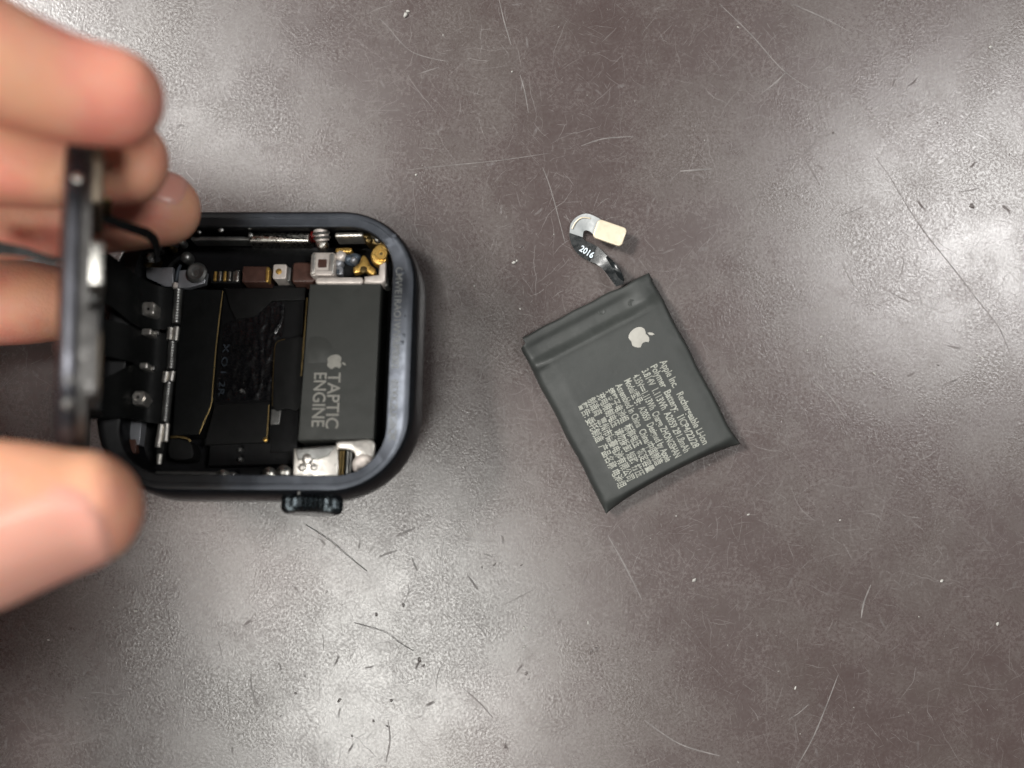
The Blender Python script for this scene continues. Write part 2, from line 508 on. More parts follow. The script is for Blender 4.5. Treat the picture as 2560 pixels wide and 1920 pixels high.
# ------------------------------------------------------------------ the desk
def desk():
    n = 2
    V = [(-900, -700, 0), (900, -700, 0), (900, 700, 0), (-900, 700, 0), (-900, -700, -20), (900, -700, -20), (900, 700, -20), (-900, 700, -20)]
    F = [(0, 1, 2, 3), (7, 6, 5, 4), (0, 4, 5, 1), (1, 5, 6, 2), (2, 6, 7, 3), (3, 7, 4, 0)]
    o = mesh_obj('table_top', V, F, 'desk_vinyl', None, smooth=False)
    tag(o, 'worn plum grey desk surface full of scratches', None, None, 'structure')
    def streaks(name, items, material, z):
        V, F = [], []
        for pts, w in items:
            path = catmull([(x, y, z) for x, y in pts], 6)
            m = len(path); b = len(V)
            for i, p in enumerate(path):
                d = (path[min(m - 1, i + 1)] - path[max(0, i - 1)]).normalized()
                s = Vector((-d.y, d.x, 0))
                t = i / (m - 1)
                ww = 0.52 * w * (0.12 + 0.88 * math.sin(math.pi * min(1, max(0, t * 0.92 + 0.04))) ** 0.6) * (0.75 + 0.5 * random.random()) / 2
                V.append(tuple(p + s * ww)); V.append(tuple(p - s * ww))
            for i in range(m - 1): F.append((b + 2 * i, b + 2 * i + 1, b + 2 * i + 3, b + 2 * i + 2))
        q = mesh_obj(name, V, F, material, o, smooth=False)
        q['kind'] = 'stuff'
        return q
    dark = [
        ([(51.48, 32.39), (53.69, 29.38), (56.14, 25.23), (58.64, 21.53), (61.36, 18.07), (63.81, 15.00), (66.25, 11.76), (68.98, 8.30), (70.23, 5.62), (71.19, 3.12)], 0.32),
        ([(41.36, 32.39), (42.61, 30.23), (43.81, 28.18)], 0.35),
        ([(32.73, 25.57), (34.32, 26.48), (35.91, 27.27)], 0.32),
        ([(46.31, 23.86), (48.30, 24.49), (49.89, 25.23)], 0.34),
        ([(27.05, 21.99), (28.12, 22.33), (29.26, 22.73)], 0.34),
        ([(38.41, 31.59), (40.85, 32.22), (42.61, 33.81), (43.35, 35.34)], 0.30),
        ([(63.30, 27.27), (65.06, 27.50), (66.53, 27.90)], 0.40),
        ([(54.94, 14.83), (55.57, 16.70), (55.57, 18.18)], 0.30),
        ([(52.22, 13.98), (55.17, 12.27), (57.16, 11.42)], 0.30),
        ([(61.82, 5.45), (62.78, 5.23), (63.69, 5.00)], 0.5),
        ([(61.14, -0.23), (62.22, 0.23), (63.35, 0.68)], 0.5),
        ([(-7.10, -43.07), (-4.60, -45.28), (-2.61, -47.50)], 0.38),
        ([(-1.42, -31.48), (1.14, -30.23), (3.30, -29.03)], 0.25),
        ([(-37.05, -41.08), (-37.05, -42.67), (-36.53, -44.77), (-35.74, -45.91)], 0.40),
        ([(-40.51, -42.22), (-40.23, -44.89), (-40.00, -48.24)], 0.22),
        ([(-17.61, -47.73), (-17.33, -50.57), (-17.90, -53.69)], 0.55),
        ([(-16.48, -21.59), (-15.06, -21.02), (-13.75, -20.40)], 0.75),
        ([(-18.86, -24.60), (-17.73, -24.09), (-16.36, -23.69)], 0.55),
        ([(-6.25, -27.27), (-5.57, -28.18), (-4.89, -29.20)], 0.65),
        ([(-14.26, -24.55), (-13.86, -25.57), (-13.41, -26.59)], 0.45),
        ([(-14.77, -28.30), (-14.66, -29.55), (-15.45, -31.25)], 0.28),
        ([(-5.11, -34.20), (-4.43, -34.77), (-3.64, -35.91)], 0.3),
        ([(-26.93, -35.51), (-26.76, -36.65), (-26.82, -37.95)], 0.25),
        ([(-8.98, -38.64), (-10.45, -40.91), (-10.80, -43.75)], 0.25),
        ([(-5.11, -49.43), (-4.43, -48.98), (-3.86, -48.86)], 0.4),
        ([(-3.98, -24.15), (-3.30, -24.32), (-2.73, -24.66)], 0.35),
        ([(-41.76, -36.36), (-41.31, -38.07), (-41.14, -39.32)], 0.25),
        ([(-27.27, 32.39), (-26.42, 30.68), (-26.02, 28.98)], 0.25),
        ([(-41.76, 27.84), (-41.31, 25.85), (-41.14, 24.43)], 0.3),
        ([(21.31, 18.47), (22.16, 18.86), (23.18, 19.20)], 0.5),
    ]
    streaks('scuff_marks', dark, 'mark_dark', 0.012)
    pale = [
        ([(-19.38, 51.82), (-18.64, 51.70), (-17.39, 50.45), (-15.91, 48.64), (-14.15, 47.16), (-11.70, 46.31), (-8.98, 45.80)], 0.22),
        ([(-16.14, 30.28), (-9.26, 31.02), (-1.82, 31.76), (5.57, 32.84)], 0.16),
        ([(-1.82, 54.55), (-1.08, 51.36), (-0.11, 48.12)], 0.28),
        ([(1.14, 43.92), (1.82, 41.48), (2.33, 38.52)], 0.25),
        ([(9.77, 33.81), (12.95, 34.83), (17.16, 35.17)], 0.25),
        ([(4.32, 30.85), (5.57, 27.44), (7.56, 20.00)], 0.26),
        ([(-20.57, 52.56), (-19.03, 53.30), (-17.33, 53.81)], 0.18),
        ([(-21.31, 38.75), (-18.75, 38.86), (-15.62, 38.92)], 0.14),
        ([(-19.43, 34.94), (-19.55, 32.95), (-19.77, 30.68)], 0.2),
        ([(-13.30, 44.03), (-11.65, 44.60), (-10.34, 45.00)], 0.2),
        ([(43.81, 44.32), (45.80, 45.68), (47.78, 47.05)], 0.2),
        ([(23.86, 30.23), (26.14, 30.40), (28.41, 30.57)], 0.5),
        ([(35.34, 41.19), (37.50, 42.90), (38.92, 44.32)], 0.35),
        ([(46.76, 17.44), (48.24, 14.49), (49.49, 13.01)], 0.25),
        ([(46.31, -41.36), (44.32, -46.53), (42.61, -50.51), (40.34, -54.55)], 0.32),
        ([(50.97, -28.52), (50.00, -30.97), (49.60, -33.24)], 0.45),
        ([(39.20, -47.73), (40.91, -46.59), (42.16, -45.45)], 0.22),
        ([(43.07, 10.80), (43.52, 10.11), (43.86, 9.55)], 0.35),
        ([(13.64, -21.59), (15.91, -25.57), (18.47, -30.68)], 0.4),
        ([(42.61, 0.85), (45.17, -1.70), (47.73, -5.40)], 0.3),
        ([(18.75, -47.73), (23.86, -51.14), (29.55, -52.84)], 0.35),
        ([(29.43, 54.03), (33.98, 49.60), (38.41, 44.66), (42.33, 41.88)], 0.3),
        ([(39.66, 54.03), (44.32, 51.99), (48.24, 49.89)], 0.3),
        ([(-53.98, -22.73), (-53.12, -25.00), (-52.39, -27.16)], 0.18),
        ([(6.53, -2.84), (8.52, -5.11), (10.80, -7.39)], 0.15),
        ([(-9.09, -2.27), (-4.55, 1.70), (0.57, 6.25)], 0.12),
    ]
    streaks('scratch_marks', pale, 'mark_pale', 0.008)
    return o
desk()

# loose crumbs, flakes and hairs on the desk
def crumbs():
    V, F = [], []
    def blob(x, y, r, squash=0.5):
        bm = bmesh.new(); bmesh.ops.create_icosphere(bm, subdivisions=1, radius=1)
        b = len(V); a = random.random() * 6.28; e = random.uniform(0.6, 1.5)
        for v in bm.verts:
            k = r * random.uniform(0.75, 1.2)
            px, py = v.co.x * k * e, v.co.y * k / e
            V.append((x + px * math.cos(a) - py * math.sin(a), y + px * math.sin(a) + py * math.cos(a), max(0.0, v.co.z * k * squash + r * squash * 0.8)))
        for f in bm.faces: F.append(tuple(b + v.index for v in f.verts))
        bm.free()
    for (x, y), r in (((67.90, 47.84), .32), ((-53.41, -32.22), .34), ((-65.80, -36.36), .2), ((-9.77, 49.49), .2), ((0.00, 44.32), .22), ((-15.06, 52.39), .5), ((-14.77, 52.95), .35),
                      ((-32.05, 53.75), .14), ((32.10, 50.68), .2), ((51.53, 37.84), .16), ((43.92, 6.70), .26), ((41.93, 4.77), .22), ((51.48, 1.48), .26), ((40.23, -43.18), .26), ((33.52, -18.52), .26),
                      ((68.92, -34.03), .34), ((61.02, -27.95), .36), ((25.85, -27.84), .45), ((1.70, -34.72), .35), ((1.70, -37.33), .28), ((10.80, -33.86), .28), ((0.28, 17.22), .38), ((0.68, 17.50), .22),
                      ((1.14, 10.68), .2), ((-5.34, 13.92), .2), ((23.30, -18.75), .2), ((66.19, 3.98), .22), ((66.76, 3.69), .18), ((-13.64, 29.72), .25), ((57.78, -33.07), .16), ((46.59, -19.32), .2), ((-5.23, -54.09), .26)):
        blob(x, y, r * 0.75)
    for i in range(90):
        blob(random.uniform(-72, 72), random.uniform(-54, 54), random.choice((.04, .05, .06, .07, .09)))
    o = mesh_obj('dust', V, F, 'dust_pale', None, smooth=True, sharp=60)
    tag(o, 'pale crumbs and dust grains scattered over the desk', 'dust', None, 'stuff')
    V.clear(); F.clear()
    for (x, y), r in (((-13.12, -39.20), .62), ((-12.61, -40.00), .35), ((11.82, -37.78), .75), ((11.25, -37.95), .4), ((-15.45, -31.36), .42), ((-19.26, -32.73), .4), ((-24.55, -44.94), .5), ((-17.16, -44.94), .42), ((-30.74, -43.92), .34),
                      ((-19.66, -47.84), .35), ((2.05, -41.08), .42), ((2.39, -41.93), .25), ((-1.02, -51.48), .4), ((-26.25, -29.55), .22), ((-24.09, -31.36), .16), ((-29.38, -41.48), .24), ((-50.11, -44.49), .25),
                      ((45.62, 35.62), .32), ((38.92, 26.82), .3), ((65.34, 25.28), .62), ((60.45, 37.05), .22), ((70.68, 32.61), .2), ((1.25, 19.49), .4), ((-32.84, -47.16), .24), ((-22.73, -50.00), .3),
                      ((60.51, 2.67), .3), ((66.48, -5.97), .22), ((38.98, -26.25), .2), ((-4.26, -26.02), .3), ((-2.50, -25.68), .34), ((1.31, -25.74), .3), ((-17.78, -48.58), .3)):
        blob(x, y, r * 0.62, 0.22)
    for i in range(45):
        blob(random.uniform(-72, 72), random.uniform(-54, 54), random.choice((.05, .06, .08)), 0.3)
    o = mesh_obj('dark_flakes', V, F, 'mark_dark', None, smooth=True, sharp=60)
    tag(o, 'dark brown specks and flakes lying on the desk', 'debris', None, 'stuff')
    for lab, P, r in (('thin dark hair on the desk just below the watch crown', [(-29.24, -19.99, 0.10), (-25.97, -22.11, 0.30), (-23.08, -24.56, 0.25), (-20.61, -26.57, 0.10)], 0.04),
                 ('thin wavy dark hair on the bright lower part of the desk', [(-22.37, -33.90, 0.08), (-18.15, -35.16, 0.25), (-15.72, -36.88, 0.20), (-13.97, -37.88, 0.08)], 0.035)):
        tag(tube('hair', P, r, 'hair_dark', None, 6), lab, 'hair')
crumbs()

# ------------------------------------------------------------------ opened watch case
WU, WV = 21.0, 19.5
def case_outline(d, du=0.0, n=14, rad=11.6):
    return rrect(0, 0, 2 * (WU - d - du), 2 * (WV - d), max(2.0, rad - 1.8 * d), 0, n)

def rings_mesh(name, rings, material, parent, cap_first=True, cap_last=True, sharp=35):
    V, F = [], []
    n = len(rings[0][0])
    for P, z in rings:
        for x, y in P: V.append((x, y, z))
    for i in range(len(rings) - 1):
        for j in range(n):
            k = (j + 1) % n
            F.append((i * n + j, i * n + k, (i + 1) * n + k, (i + 1) * n + j))
    if cap_first: F.append(tuple(reversed(range(n))))
    if cap_last: F.append(tuple(range((len(rings) - 1) * n, len(rings) * n)))
    return mesh_obj(name, V, F, material, parent, sharp=sharp)

watch = empty('watch_case')
wr = ((-13.0, -2.0, -0.3))
watch.matrix_world = Matrix.Translation(Vector((-32.50, 2.70, 3.80)) * MM) @ Matrix.Rotation(R(wr[2]), 4, 'Z') @ Matrix.Rotation(R(wr[1]), 4, 'Y') @ Matrix.Rotation(R(wr[0]), 4, 'X')
tag(watch, 'opened black smartwatch case showing its circuit parts and crown', 'watch')

rings_mesh('case_shell', [(case_outline(d, u), z) for z, d, u in (
    (0.0, 6.0, 0), (0.25, 4.2, 0), (0.9, 2.4, 0), (2.0, 1.0, 0), (3.2, 0.3, 0), (4.6, 0.0, 0), (6.0, 0.12, 0), (7.4, 0.30, 0), (8.5, 0.55, 0), (9.1, 0.82, 0.05), (9.28, 1.05, 0.1))],
    'case_black', watch, True, False)
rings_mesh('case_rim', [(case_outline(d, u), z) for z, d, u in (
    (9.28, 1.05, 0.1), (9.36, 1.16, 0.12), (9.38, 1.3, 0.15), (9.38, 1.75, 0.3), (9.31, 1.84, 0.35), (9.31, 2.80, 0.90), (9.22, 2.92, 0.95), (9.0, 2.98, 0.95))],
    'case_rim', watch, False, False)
rings_mesh('case_wall', [(case_outline(d, u), z) for z, d, u in (
    (9.0, 2.98, 0.95), (8.2, 2.98, 0.95), (8.1, 2.6, 0.8), (3.0, 2.6, 0.8), (1.6, 3.0, 1.0), (1.3, 3.6, 1.0))], 'case_inside', watch, False, True)
lathe('back_crystal', [(11.5, 0.02), (11.0, -0.35), (9.0, -0.75), (5.0, -1.0), (0.5, -1.05)], (0, 0, 0), 'glass_black', watch, n=40)

# engraved serial lettering along the rim
def wtext(name, body, p0, ang, size, width, material, z, bold=0.0, parent=watch, extrude=0.015, spacing=1.0):
    M = Matrix.Translation((p0[0], p0[1], z)) @ Matrix.Rotation(R(ang), 4, 'Z')
    return text_mesh(name, body, size, material, parent, M, width, extrude, bold, spacing)
A = (17.5, (17.39, 10.86)[1]); Bq = (17.5, (17.47, -2.83)[1]); ang = math.degrees(math.atan2(Bq[1] - A[1], Bq[0] - A[0]))
wtext('serial_lettering', 'CMWE1RAO1WVRIP0002', A, ang, 1.3, math.dist(A, Bq), 'rim_print', 9.32, 0.015)
A = (17.5, (17.28, -4.30)[1]); Bq = (17.5, (17.15, -12.30)[1]); ang = math.degrees(math.atan2(Bq[1] - A[1], Bq[0] - A[0]))
wtext('serial_lettering', '05XKZUG8QK', A, ang, 1.3, math.dist(A, Bq), 'rim_print', 9.32, 0.015)
# droplets and wear marks on the rim
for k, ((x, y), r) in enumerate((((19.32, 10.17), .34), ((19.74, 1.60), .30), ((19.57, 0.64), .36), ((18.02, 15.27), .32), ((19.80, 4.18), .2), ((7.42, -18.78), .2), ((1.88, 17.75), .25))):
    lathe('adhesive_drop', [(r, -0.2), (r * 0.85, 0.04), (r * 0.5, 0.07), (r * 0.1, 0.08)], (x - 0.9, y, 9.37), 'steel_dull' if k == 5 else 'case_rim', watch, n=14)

# crown with knurled edge
cc = (7.32, -18.68)
cr = empty('crown', watch); cr.location = (cc[0] * MM, -19.2 * MM, 5.2 * MM)
lathe('crown_wheel', [(3.1, 0.0), (3.75, 0.2), (3.9, 0.45), (3.9, 1.5), (3.65, 1.95), (3.0, 2.15), (0.5, 2.2)], (0, 0.3, 0), 'crown_metal', cr, (0, -1, 0), n=76, ridge=0.07, sharp=20)
lathe('crown_stem', [(2.4, 0), (2.4, 1.2)], (0, 0.8, 0), 'case_black', cr, (0, -1, 0), n=24)

# ---- floor, boards, shields
def wplate(name, P, z0, z1, m, bevel=0.1, parent=watch): return plate(name, P, z0, z1, m, parent, bevel)
def wrect(name, x, y, w, h, z0, z1, m, r=0.3, bevel=0.1, rot=0, parent=watch): return plate(name, rrect(x, y, w, h, r, rot), z0, z1, m, parent, bevel)

wplate('main_board', [(-7.03, 10.10), (4.13, 10.35), (4.57, -14.35), (-7.18, -14.71)], 1.3, 3.6, 'board_black')
wplate('side_board', [(-12.60, 9.41), (-6.86, 9.31), (-7.06, 1.53), (-7.08, -6.70), (-8.35, -10.68), (-11.95, -10.92)], 1.35, 4.6, 'flex_black', 0.15)
tube('board_edge', [(-6.78, 9.07, 4.62), (-6.94, 5.56, 4.62), (-7.05, 1.52, 4.62), (-7.08, -2.78, 4.62), (-7.08, -6.59, 4.62), (-7.72, -8.65, 4.62), (-8.35, -10.58, 4.62)], 0.09, 'gold_dark', watch, 8)
wplate('shield_can', [(-6.77, -6.52), (0.61, -6.26), (0.76, -11.63), (-7.70, -12.01)], 3.55, 4.3, 'chip_black', 0.15)
tube('shield_edge', [(0.52, -6.59, 4.30), (0.56, -8.64, 4.30), (0.56, -11.04, 4.30)], 0.10, 'gold_dark', watch, 8)
lathe('solder_ball', [(.32, 0), (.30, .2), (.15, .32), (.02, .34)], (0.40, -11.29, 4.20), 'gold', watch, n=14)
wplate('memory_chip', smooth_poly([(0.94, 2.26), (2.55, 2.48), (4.82, 2.49), (4.80, -2.42), (4.76, -7.04), (2.91, -7.16), (1.14, -7.06), (0.88, -2.44), (0.70, 1.03)], 3), 3.55, 4.5, 'chip_black', 0.15)
tube('chip_edge', [(2.13, 2.37, 4.50), (1.07, 1.92, 4.50), (0.84, 0.59, 4.50), (0.92, -3.81, 4.50), (1.07, -6.79, 4.50)], 0.06, 'gold_dark', watch, 6)
wplate('copper_shield', [(-6.75, 9.62), (4.37, 9.87), (4.37, 8.05), (-0.12, 7.92), (-2.17, 5.76), (-4.86, 5.19), (-5.82, 6.88)], 3.55, 4.0, 'chip_black', 0.1)
wplate('lower_board', [(0.86, -6.94), (4.51, -7.02), (4.55, -12.81), (1.06, -12.84)], 3.55, 3.9, 'board_black', 0.1)
wplate('shield_tab', [(0.83, -7.19), (2.20, -6.97), (2.03, -9.13), (0.86, -9.24)], 3.85, 4.15, 'steel_dull', 0.08)

# torn battery adhesive: wrinkled glossy film
def film(name, outline, z, amp, parent=watch, seed=0):
    xs = [p[0] for p in outline]; ys = [p[1] for p in outline]
    x0, x1, y0, y1 = min(xs), max(xs), min(ys), max(ys)
    nx, ny = 40, 70
    def inside(x, y):
        c = False; j = len(outline) - 1
        for i in range(len(outline)):
            (xi, yi), (xj, yj) = outline[i], outline[j]
            if (yi > y) != (yj > y) and x < (xj - xi) * (y - yi) / (yj - yi) + xi: c = not c
            j = i
        return c
    idx, V, F = {}, [], []
    for i in range(nx + 1):
        for j in range(ny + 1):
            x = x0 + (x1 - x0) * i / nx; y = y0 + (y1 - y0) * j / ny
            h = abs(mnoise.fractal(Vector((x * 0.75 + seed, y * 0.28, 1.3)), 1.0, 2.0, 4))
            ridge = max(0, 1 - abs(mnoise.noise(Vector((x * 0.9 + 4 + seed, y * 0.22, 7.0)))) * 4)
            k = 0.25 + 0.75 * max(0, 1 - abs((x - x0) / (x1 - x0) - 0.72) * 3.2)
            idx[i, j] = len(V); V.append((x, y, z + amp * k * (0.35 * h + 0.9 * ridge ** 2)))
    for i in range(nx):
        for j in range(ny):
            if inside(x0 + (x1 - x0) * (i + .5) / nx, y0 + (y1 - y0) * (j + .5) / ny):
                F.append((idx[i, j], idx[i + 1, j], idx[i + 1, j + 1], idx[i, j + 1]))
    o = mesh_obj(name, V, F, 'adhesive', parent, sharp=80)
    return o
film('torn_adhesive', [(-6.46, 4.70), (-4.41, 5.28), (-2.26, 5.85), (-1.28, 7.56), (1.18, 7.85), (1.54, 3.15), (0.39, 2.36), (0.47, -1.97), (0.52, -5.81), (-6.79, -6.07)], 3.72, 0.2)
film('torn_adhesive', [(-0.88, 6.96), (1.61, 7.42), (1.58, 2.90), (-0.10, 3.57)], 3.95, 0.3, seed=11)
A = (-6.27, 1.84); Bq = (-6.46, -5.35); ang = math.degrees(math.atan2(Bq[1] - A[1], Bq[0] - A[0]))
wtext('board_lettering', 'X O I  2R', A, ang, 1.15, math.dist(A, Bq), 'print_blue', 4.1)
for p in ((-3.32, -4.66, 4.30), (-2.84, -12.63, 4.40), (-2.75, -13.90, 4.40)):
    lathe('stud', [(.30, -1), (.30, .0), (.2, .12), (.03, .14)], p, 'steel_dull', watch, n=12)

# ---- haptic motor block
te = wplate('haptic_motor', [(5.70, 9.24), (15.27, 9.32), (15.19, -11.55), (5.41, -11.83)], 1.4, 7.2, 'engine_grey', 0.18)
plate('film_patch', smooth_poly([(6.06, 1.52), (6.99, 1.96), (8.16, 1.75), (9.05, 0.88), (9.45, -0.52), (9.02, -1.44), (7.71, -1.50), (6.02, -1.35)], 4), 7.19, 7.225, 'engine_film', te, 0.01)
tube('brass_edge', [(5.27, 7.59, 6.30), (5.26, 4.50, 6.40), (5.20, 1.20, 6.40), (5.12, -3.12, 6.30)], 0.13, 'gold_dark', te, 8)
A = (8.89, -2.89); Bq = (8.94, -10.24); ang = math.degrees(math.atan2(Bq[1] - A[1], Bq[0] - A[0]))
wtext('lettering', 'TAPTIC', A, ang, 2.35, math.dist(A, Bq), 'engine_print', 7.21, 0.02, te)
A = (7.06, -2.90); Bq = (7.11, -10.04)
wtext('lettering', 'ENGINE', A, ang, 2.35, math.dist(A, Bq), 'engine_print', 7.21, 0.02, te)
c = (9.65, -1.44)
emblem(te, Matrix.Translation((c[0], c[1], 7.22)) @ Matrix.Rotation(R(ang), 4, 'Z'), 1.85, 'engine_print')

# ---- lower right metal bracket
br = wplate('bracket', [(4.75, -12.72), (10.57, -12.26), (10.80, -16.59), (4.89, -16.64)], 5.8, 6.6, 'steel_bright', 0.25)
plate('bracket_step', [(5.06, -12.80), (10.22, -12.50), (9.35, -13.75), (8.09, -14.17), (5.36, -14.30)], 6.5, 6.85, 'steel_dull', br, 0.2)
lathe('bracket_hole', [(.32, 0), (.32, .06), (.25, .07)], (6.98, -14.45, 6.85), 'case_inside', br, n=14)
for p, r in (((6.09, -15.19, 6.60), .55), ((7.53, -15.18, 6.60), .5), ((6.69, -14.13, 6.80), .7)):
    lathe('weld_dimple', [(r, 0), (r * .8, .15), (r * .4, .22), (r * .05, .23)], p, 'steel_bright', br, n=16)
ba = wplate('bracket_arm', smooth_poly([(10.43, -11.86), (12.38, -11.74), (15.11, -11.67), (15.36, -13.74), (15.14, -15.79), (14.04, -16.21), (13.18, -15.40), (12.92, -14.17), (12.56, -13.14), (11.41, -12.84), (10.48, -12.74)], 3), 6.3, 7.0, 'steel_bright', 0.2)
lathe('screw', [(1.45, 0), (1.4, .35), (1.2, .45), (.8, .45), (.55, .3), (.3, .3)], (14.02, -14.92, 6.95), 'white_metal', ba, n=24)
wrect('spring_leaf', 10.81, -14.60, 0.26, 3.42, 4.5, 6.0, 'gold_dark', 0.08, 0.06)
wrect('spring_leaf', 11.17, -14.60, 0.26, 3.42, 4.5, 6.0, 'gold_dark', 0.08, 0.06)
wrect('spring_leaf', 11.74, -14.59, 0.26, 3.42, 4.5, 6.0, 'steel_dull', 0.08, 0.06)
wrect('spring_leaf', 12.15, -14.59, 0.26, 3.42, 4.5, 6.0, 'steel_dull', 0.08, 0.06)
wrect('spring_block', 11.41, -14.51, 2.03, 3.64, 3, 5.4, 'chip_black', 0.2)

# ---- upper right cluster
so = wrect('camera_socket', 7.31, 12.06, 3.34, 3.39, 4, 7.2, 'white_metal', 0.5, 0.25)
plate('socket_well', rrect(7.26, 12.13, 1.18, 1.18, 0.15), 7.1, 7.24, 'brown_tape', so, 0.03)
plate('socket_ridge', rrect(6.05, 12.02, 0.65, 2.93, 0.3), 7.1, 7.45, 'steel_bright', so, 0.15)
plate('socket_ridge', rrect(8.52, 12.02, 0.75, 2.93, 0.3), 7.1, 7.40, 'steel_bright', so, 0.15)
plate('socket_ridge', rrect(7.52, 10.75, 2.47, 0.73, 0.3), 7.1, 7.43, 'white_metal', so, 0.15)
wrect('metal_bar', 9.70, 9.64, 6.35, 0.95, 5, 7.6, 'white_metal', 0.4, 0.25)
wplate('metal_bar', [(12.99, 10.27), (14.90, 10.50), (14.94, 11.95), (15.83, 12.52), (15.84, 9.61), (15.48, 9.27), (13.03, 9.27)], 5, 7.5, 'white_metal', 0.3)
yb = wplate('gold_contact', smooth_poly([(12.77, 13.28), (13.28, 12.78), (13.64, 11.99), (14.36, 11.32), (14.29, 10.53), (13.59, 10.64), (12.93, 11.09), (12.30, 10.81), (11.56, 10.75), (11.52, 11.54), (12.19, 12.10), (12.42, 12.89)], 4), 6.4, 7.4, 'gold', 0.22)
lathe('contact_dimple', [(.5, 0), (.45, .12), (.2, .16), (.02, .16)], (12.87, 11.21, 7.38), 'gold_dark', yb, n=14)
rg = wplate('gold_ring', smooth_poly([(13.73, 13.04), (14.01, 14.06), (14.73, 14.74), (15.59, 14.79), (16.14, 14.40), (16.11, 13.78), (15.63, 13.83), (15.99, 12.93), (15.70, 12.14), (14.86, 11.81), (14.09, 12.14)], 4), 6.2, 7.6, 'gold', 0.25)
screw(rg, (15.22, 13.23, 7.55), 0.85, 0.42, 'gold', 'screw', 'gold_dark')
wrect('gold_tab', 9.92, 14.19, 2.27, 0.68, 5, 6.8, 'gold', 0.3, 0.2)
wrect('dark_chip', 10.40, 11.90, 1.74, 1.94, 3, 5.6, 'chip_black', 0.1)
wplate('solder_mass', smooth_poly([(9.82, 13.49), (10.71, 14.06), (11.97, 13.83), (11.80, 12.80), (10.96, 12.35), (10.08, 12.69)], 4), 4, 6.4, 'blue_grey', 0.5)
for (a, b, m_) in (((9.54, 13.47, 6.60), .75, 'white_metal'), ((9.31, 12.50, 6.30), .6, 'pale_plate'), ((10.54, 13.14, 6.40), .6, 'blue_grey'), ((11.26, 12.92, 6.40), .5, 'pale_plate')):
    lathe('solder_blob', [(b, -.8), (b, 0), (b * .8, .25), (b * .4, .4), (.03, .42)], a, m_, watch, n=16)
wrect('capacitor', 9.44, 11.44, 0.86, 1.13, 4, 6.4, 'pale_plate', 0.2, 0.15)
wrect('capacitor', 9.23, 11.26, 0.38, 0.62, 4, 6.5, 'print_blue', 0.1, 0.05)
wrect('side_rail', -6.09, 15.95, 10.08, 0.63, 4.5, 6.6, 'steel_dull', 0.3, 0.2)
wrect('side_rail', 1.04, 16.05, 8.45, 1.55, 4.5, 6.8, 'steel', 0.3, 0.5)
wrect('side_rail', 10.60, 16.29, 3.90, 0.74, 4.5, 7.2, 'steel_bright', 0.3, 0.3, 1.5)
wrect('red_shim', 5.72, 16.40, 0.76, 0.80, 5, 7.0, 'red_part', 0.1)
tube('antenna_spring', [(6.75, 16.90, 7.60), (6.96, 16.18, 7.40), (7.05, 15.38, 7.10)], 0.95, 'white_metal', watch, 14)
for q in ((6.95, 16.22, 7.60), (7.05, 15.67, 7.40)): lathe('spring_coil', [(1.12, -.16), (1.2, 0), (1.12, .16)], q, 'steel_dull', watch, (0.1, -0.9, -.3), n=18)
lathe('screw', [(.85, -.6), (.85, .2), (.6, .6), (.2, .75), (.03, .77)], (6.95, 14.99, 6.80), 'steel', watch, n=18)
wplate('crumpled_foil', smooth_poly([(12.37, 16.43), (13.71, 16.72), (14.95, 15.69), (15.51, 15.12), (14.61, 14.78), (13.52, 15.01), (12.79, 15.57)], 4), 4, 7.0, 'gold_dark', 0.4)
for q, r in (((13.30, 15.42, 7.00), .55), ((14.56, 15.50, 7.10), .5), ((14.04, 16.18, 7.10), .5)):
    lathe('foil_lump', [(r, -.4), (r, .1), (r * .6, .4), (.03, .48)], q, 'gold_dark' if r > .5 else 'steel_dull', watch, n=9)
wrect('clip', 15.61, 10.07, 0.92, 1.47, 4, 6.0, 'steel_dull', 0.4, 0.2)

# ---- row of parts along the upper wall
row = wrect('connector', -6.22, 10.84, 4.04, 1.94, 3, 5.6, 'chip_black', 0.3)
plate('contact', rrect(-7.61, 10.81, 0.38, 1.42, 0.1), 5.5, 5.85, 'gold', row, 0.12)
plate('contact', rrect(-6.95, 10.81, 0.38, 1.42, 0.1), 5.5, 5.85, 'steel', row, 0.12)
plate('contact', rrect(-6.29, 10.81, 0.38, 1.42, 0.1), 5.5, 5.85, 'gold', row, 0.12)
plate('contact', rrect(-5.64, 10.81, 0.38, 1.42, 0.1), 5.5, 5.85, 'steel', row, 0.12)
plate('contact', rrect(-4.98, 10.81, 0.38, 1.42, 0.1), 5.5, 5.85, 'steel', row, 0.12)
plate('end_cap', rrect(-4.60, 10.81, 0.71, 1.76, 0.3), 5.5, 6.0, 'steel', row, 0.25)
b1 = wrect('tape_block', -2.05, 11.03, 3.65, 2.33, 3, 6.0, 'brown_tape', 0.25, 0.2)
plate('gold_end', rrect(-0.40, 10.98, 0.49, 2.16, 0.2), 5, 6.12, 'gold', b1, 0.15)
wp = wrect('test_pad', 1.22, 11.43, 1.85, 2.10, 3, 6.0, 'white_metal', 0.3, 0.15)
lathe('pad_pin', [(.42, 0), (.38, .15), (.15, .22), (.02, .22)], (1.11, 11.40, 6.00), 'gold', wp, n=14)
wrect('tape_block', 4.51, 11.36, 3.26, 2.90, 3, 5.9, 'brown_tape', 0.4, 0.3)
wrect('contact', 2.44, 11.13, 0.44, 1.93, 3, 5.8, 'steel_dull', 0.1)
wplate('grey_plate', [(-17.39, 12.15), (-13.58, 12.15), (-13.22, 9.41), (-14.43, 9.41), (-17.07, 10.66)], 4.8, 5.6, 'pale_plate', 0.1)
gp = wplate('grey_plate', [(-12.73, 11.66), (-9.81, 12.12), (-8.87, 11.44), (-8.95, 9.84), (-11.19, 9.16), (-12.61, 9.15)], 4.8, 5.7, 'pale_plate', 0.15)
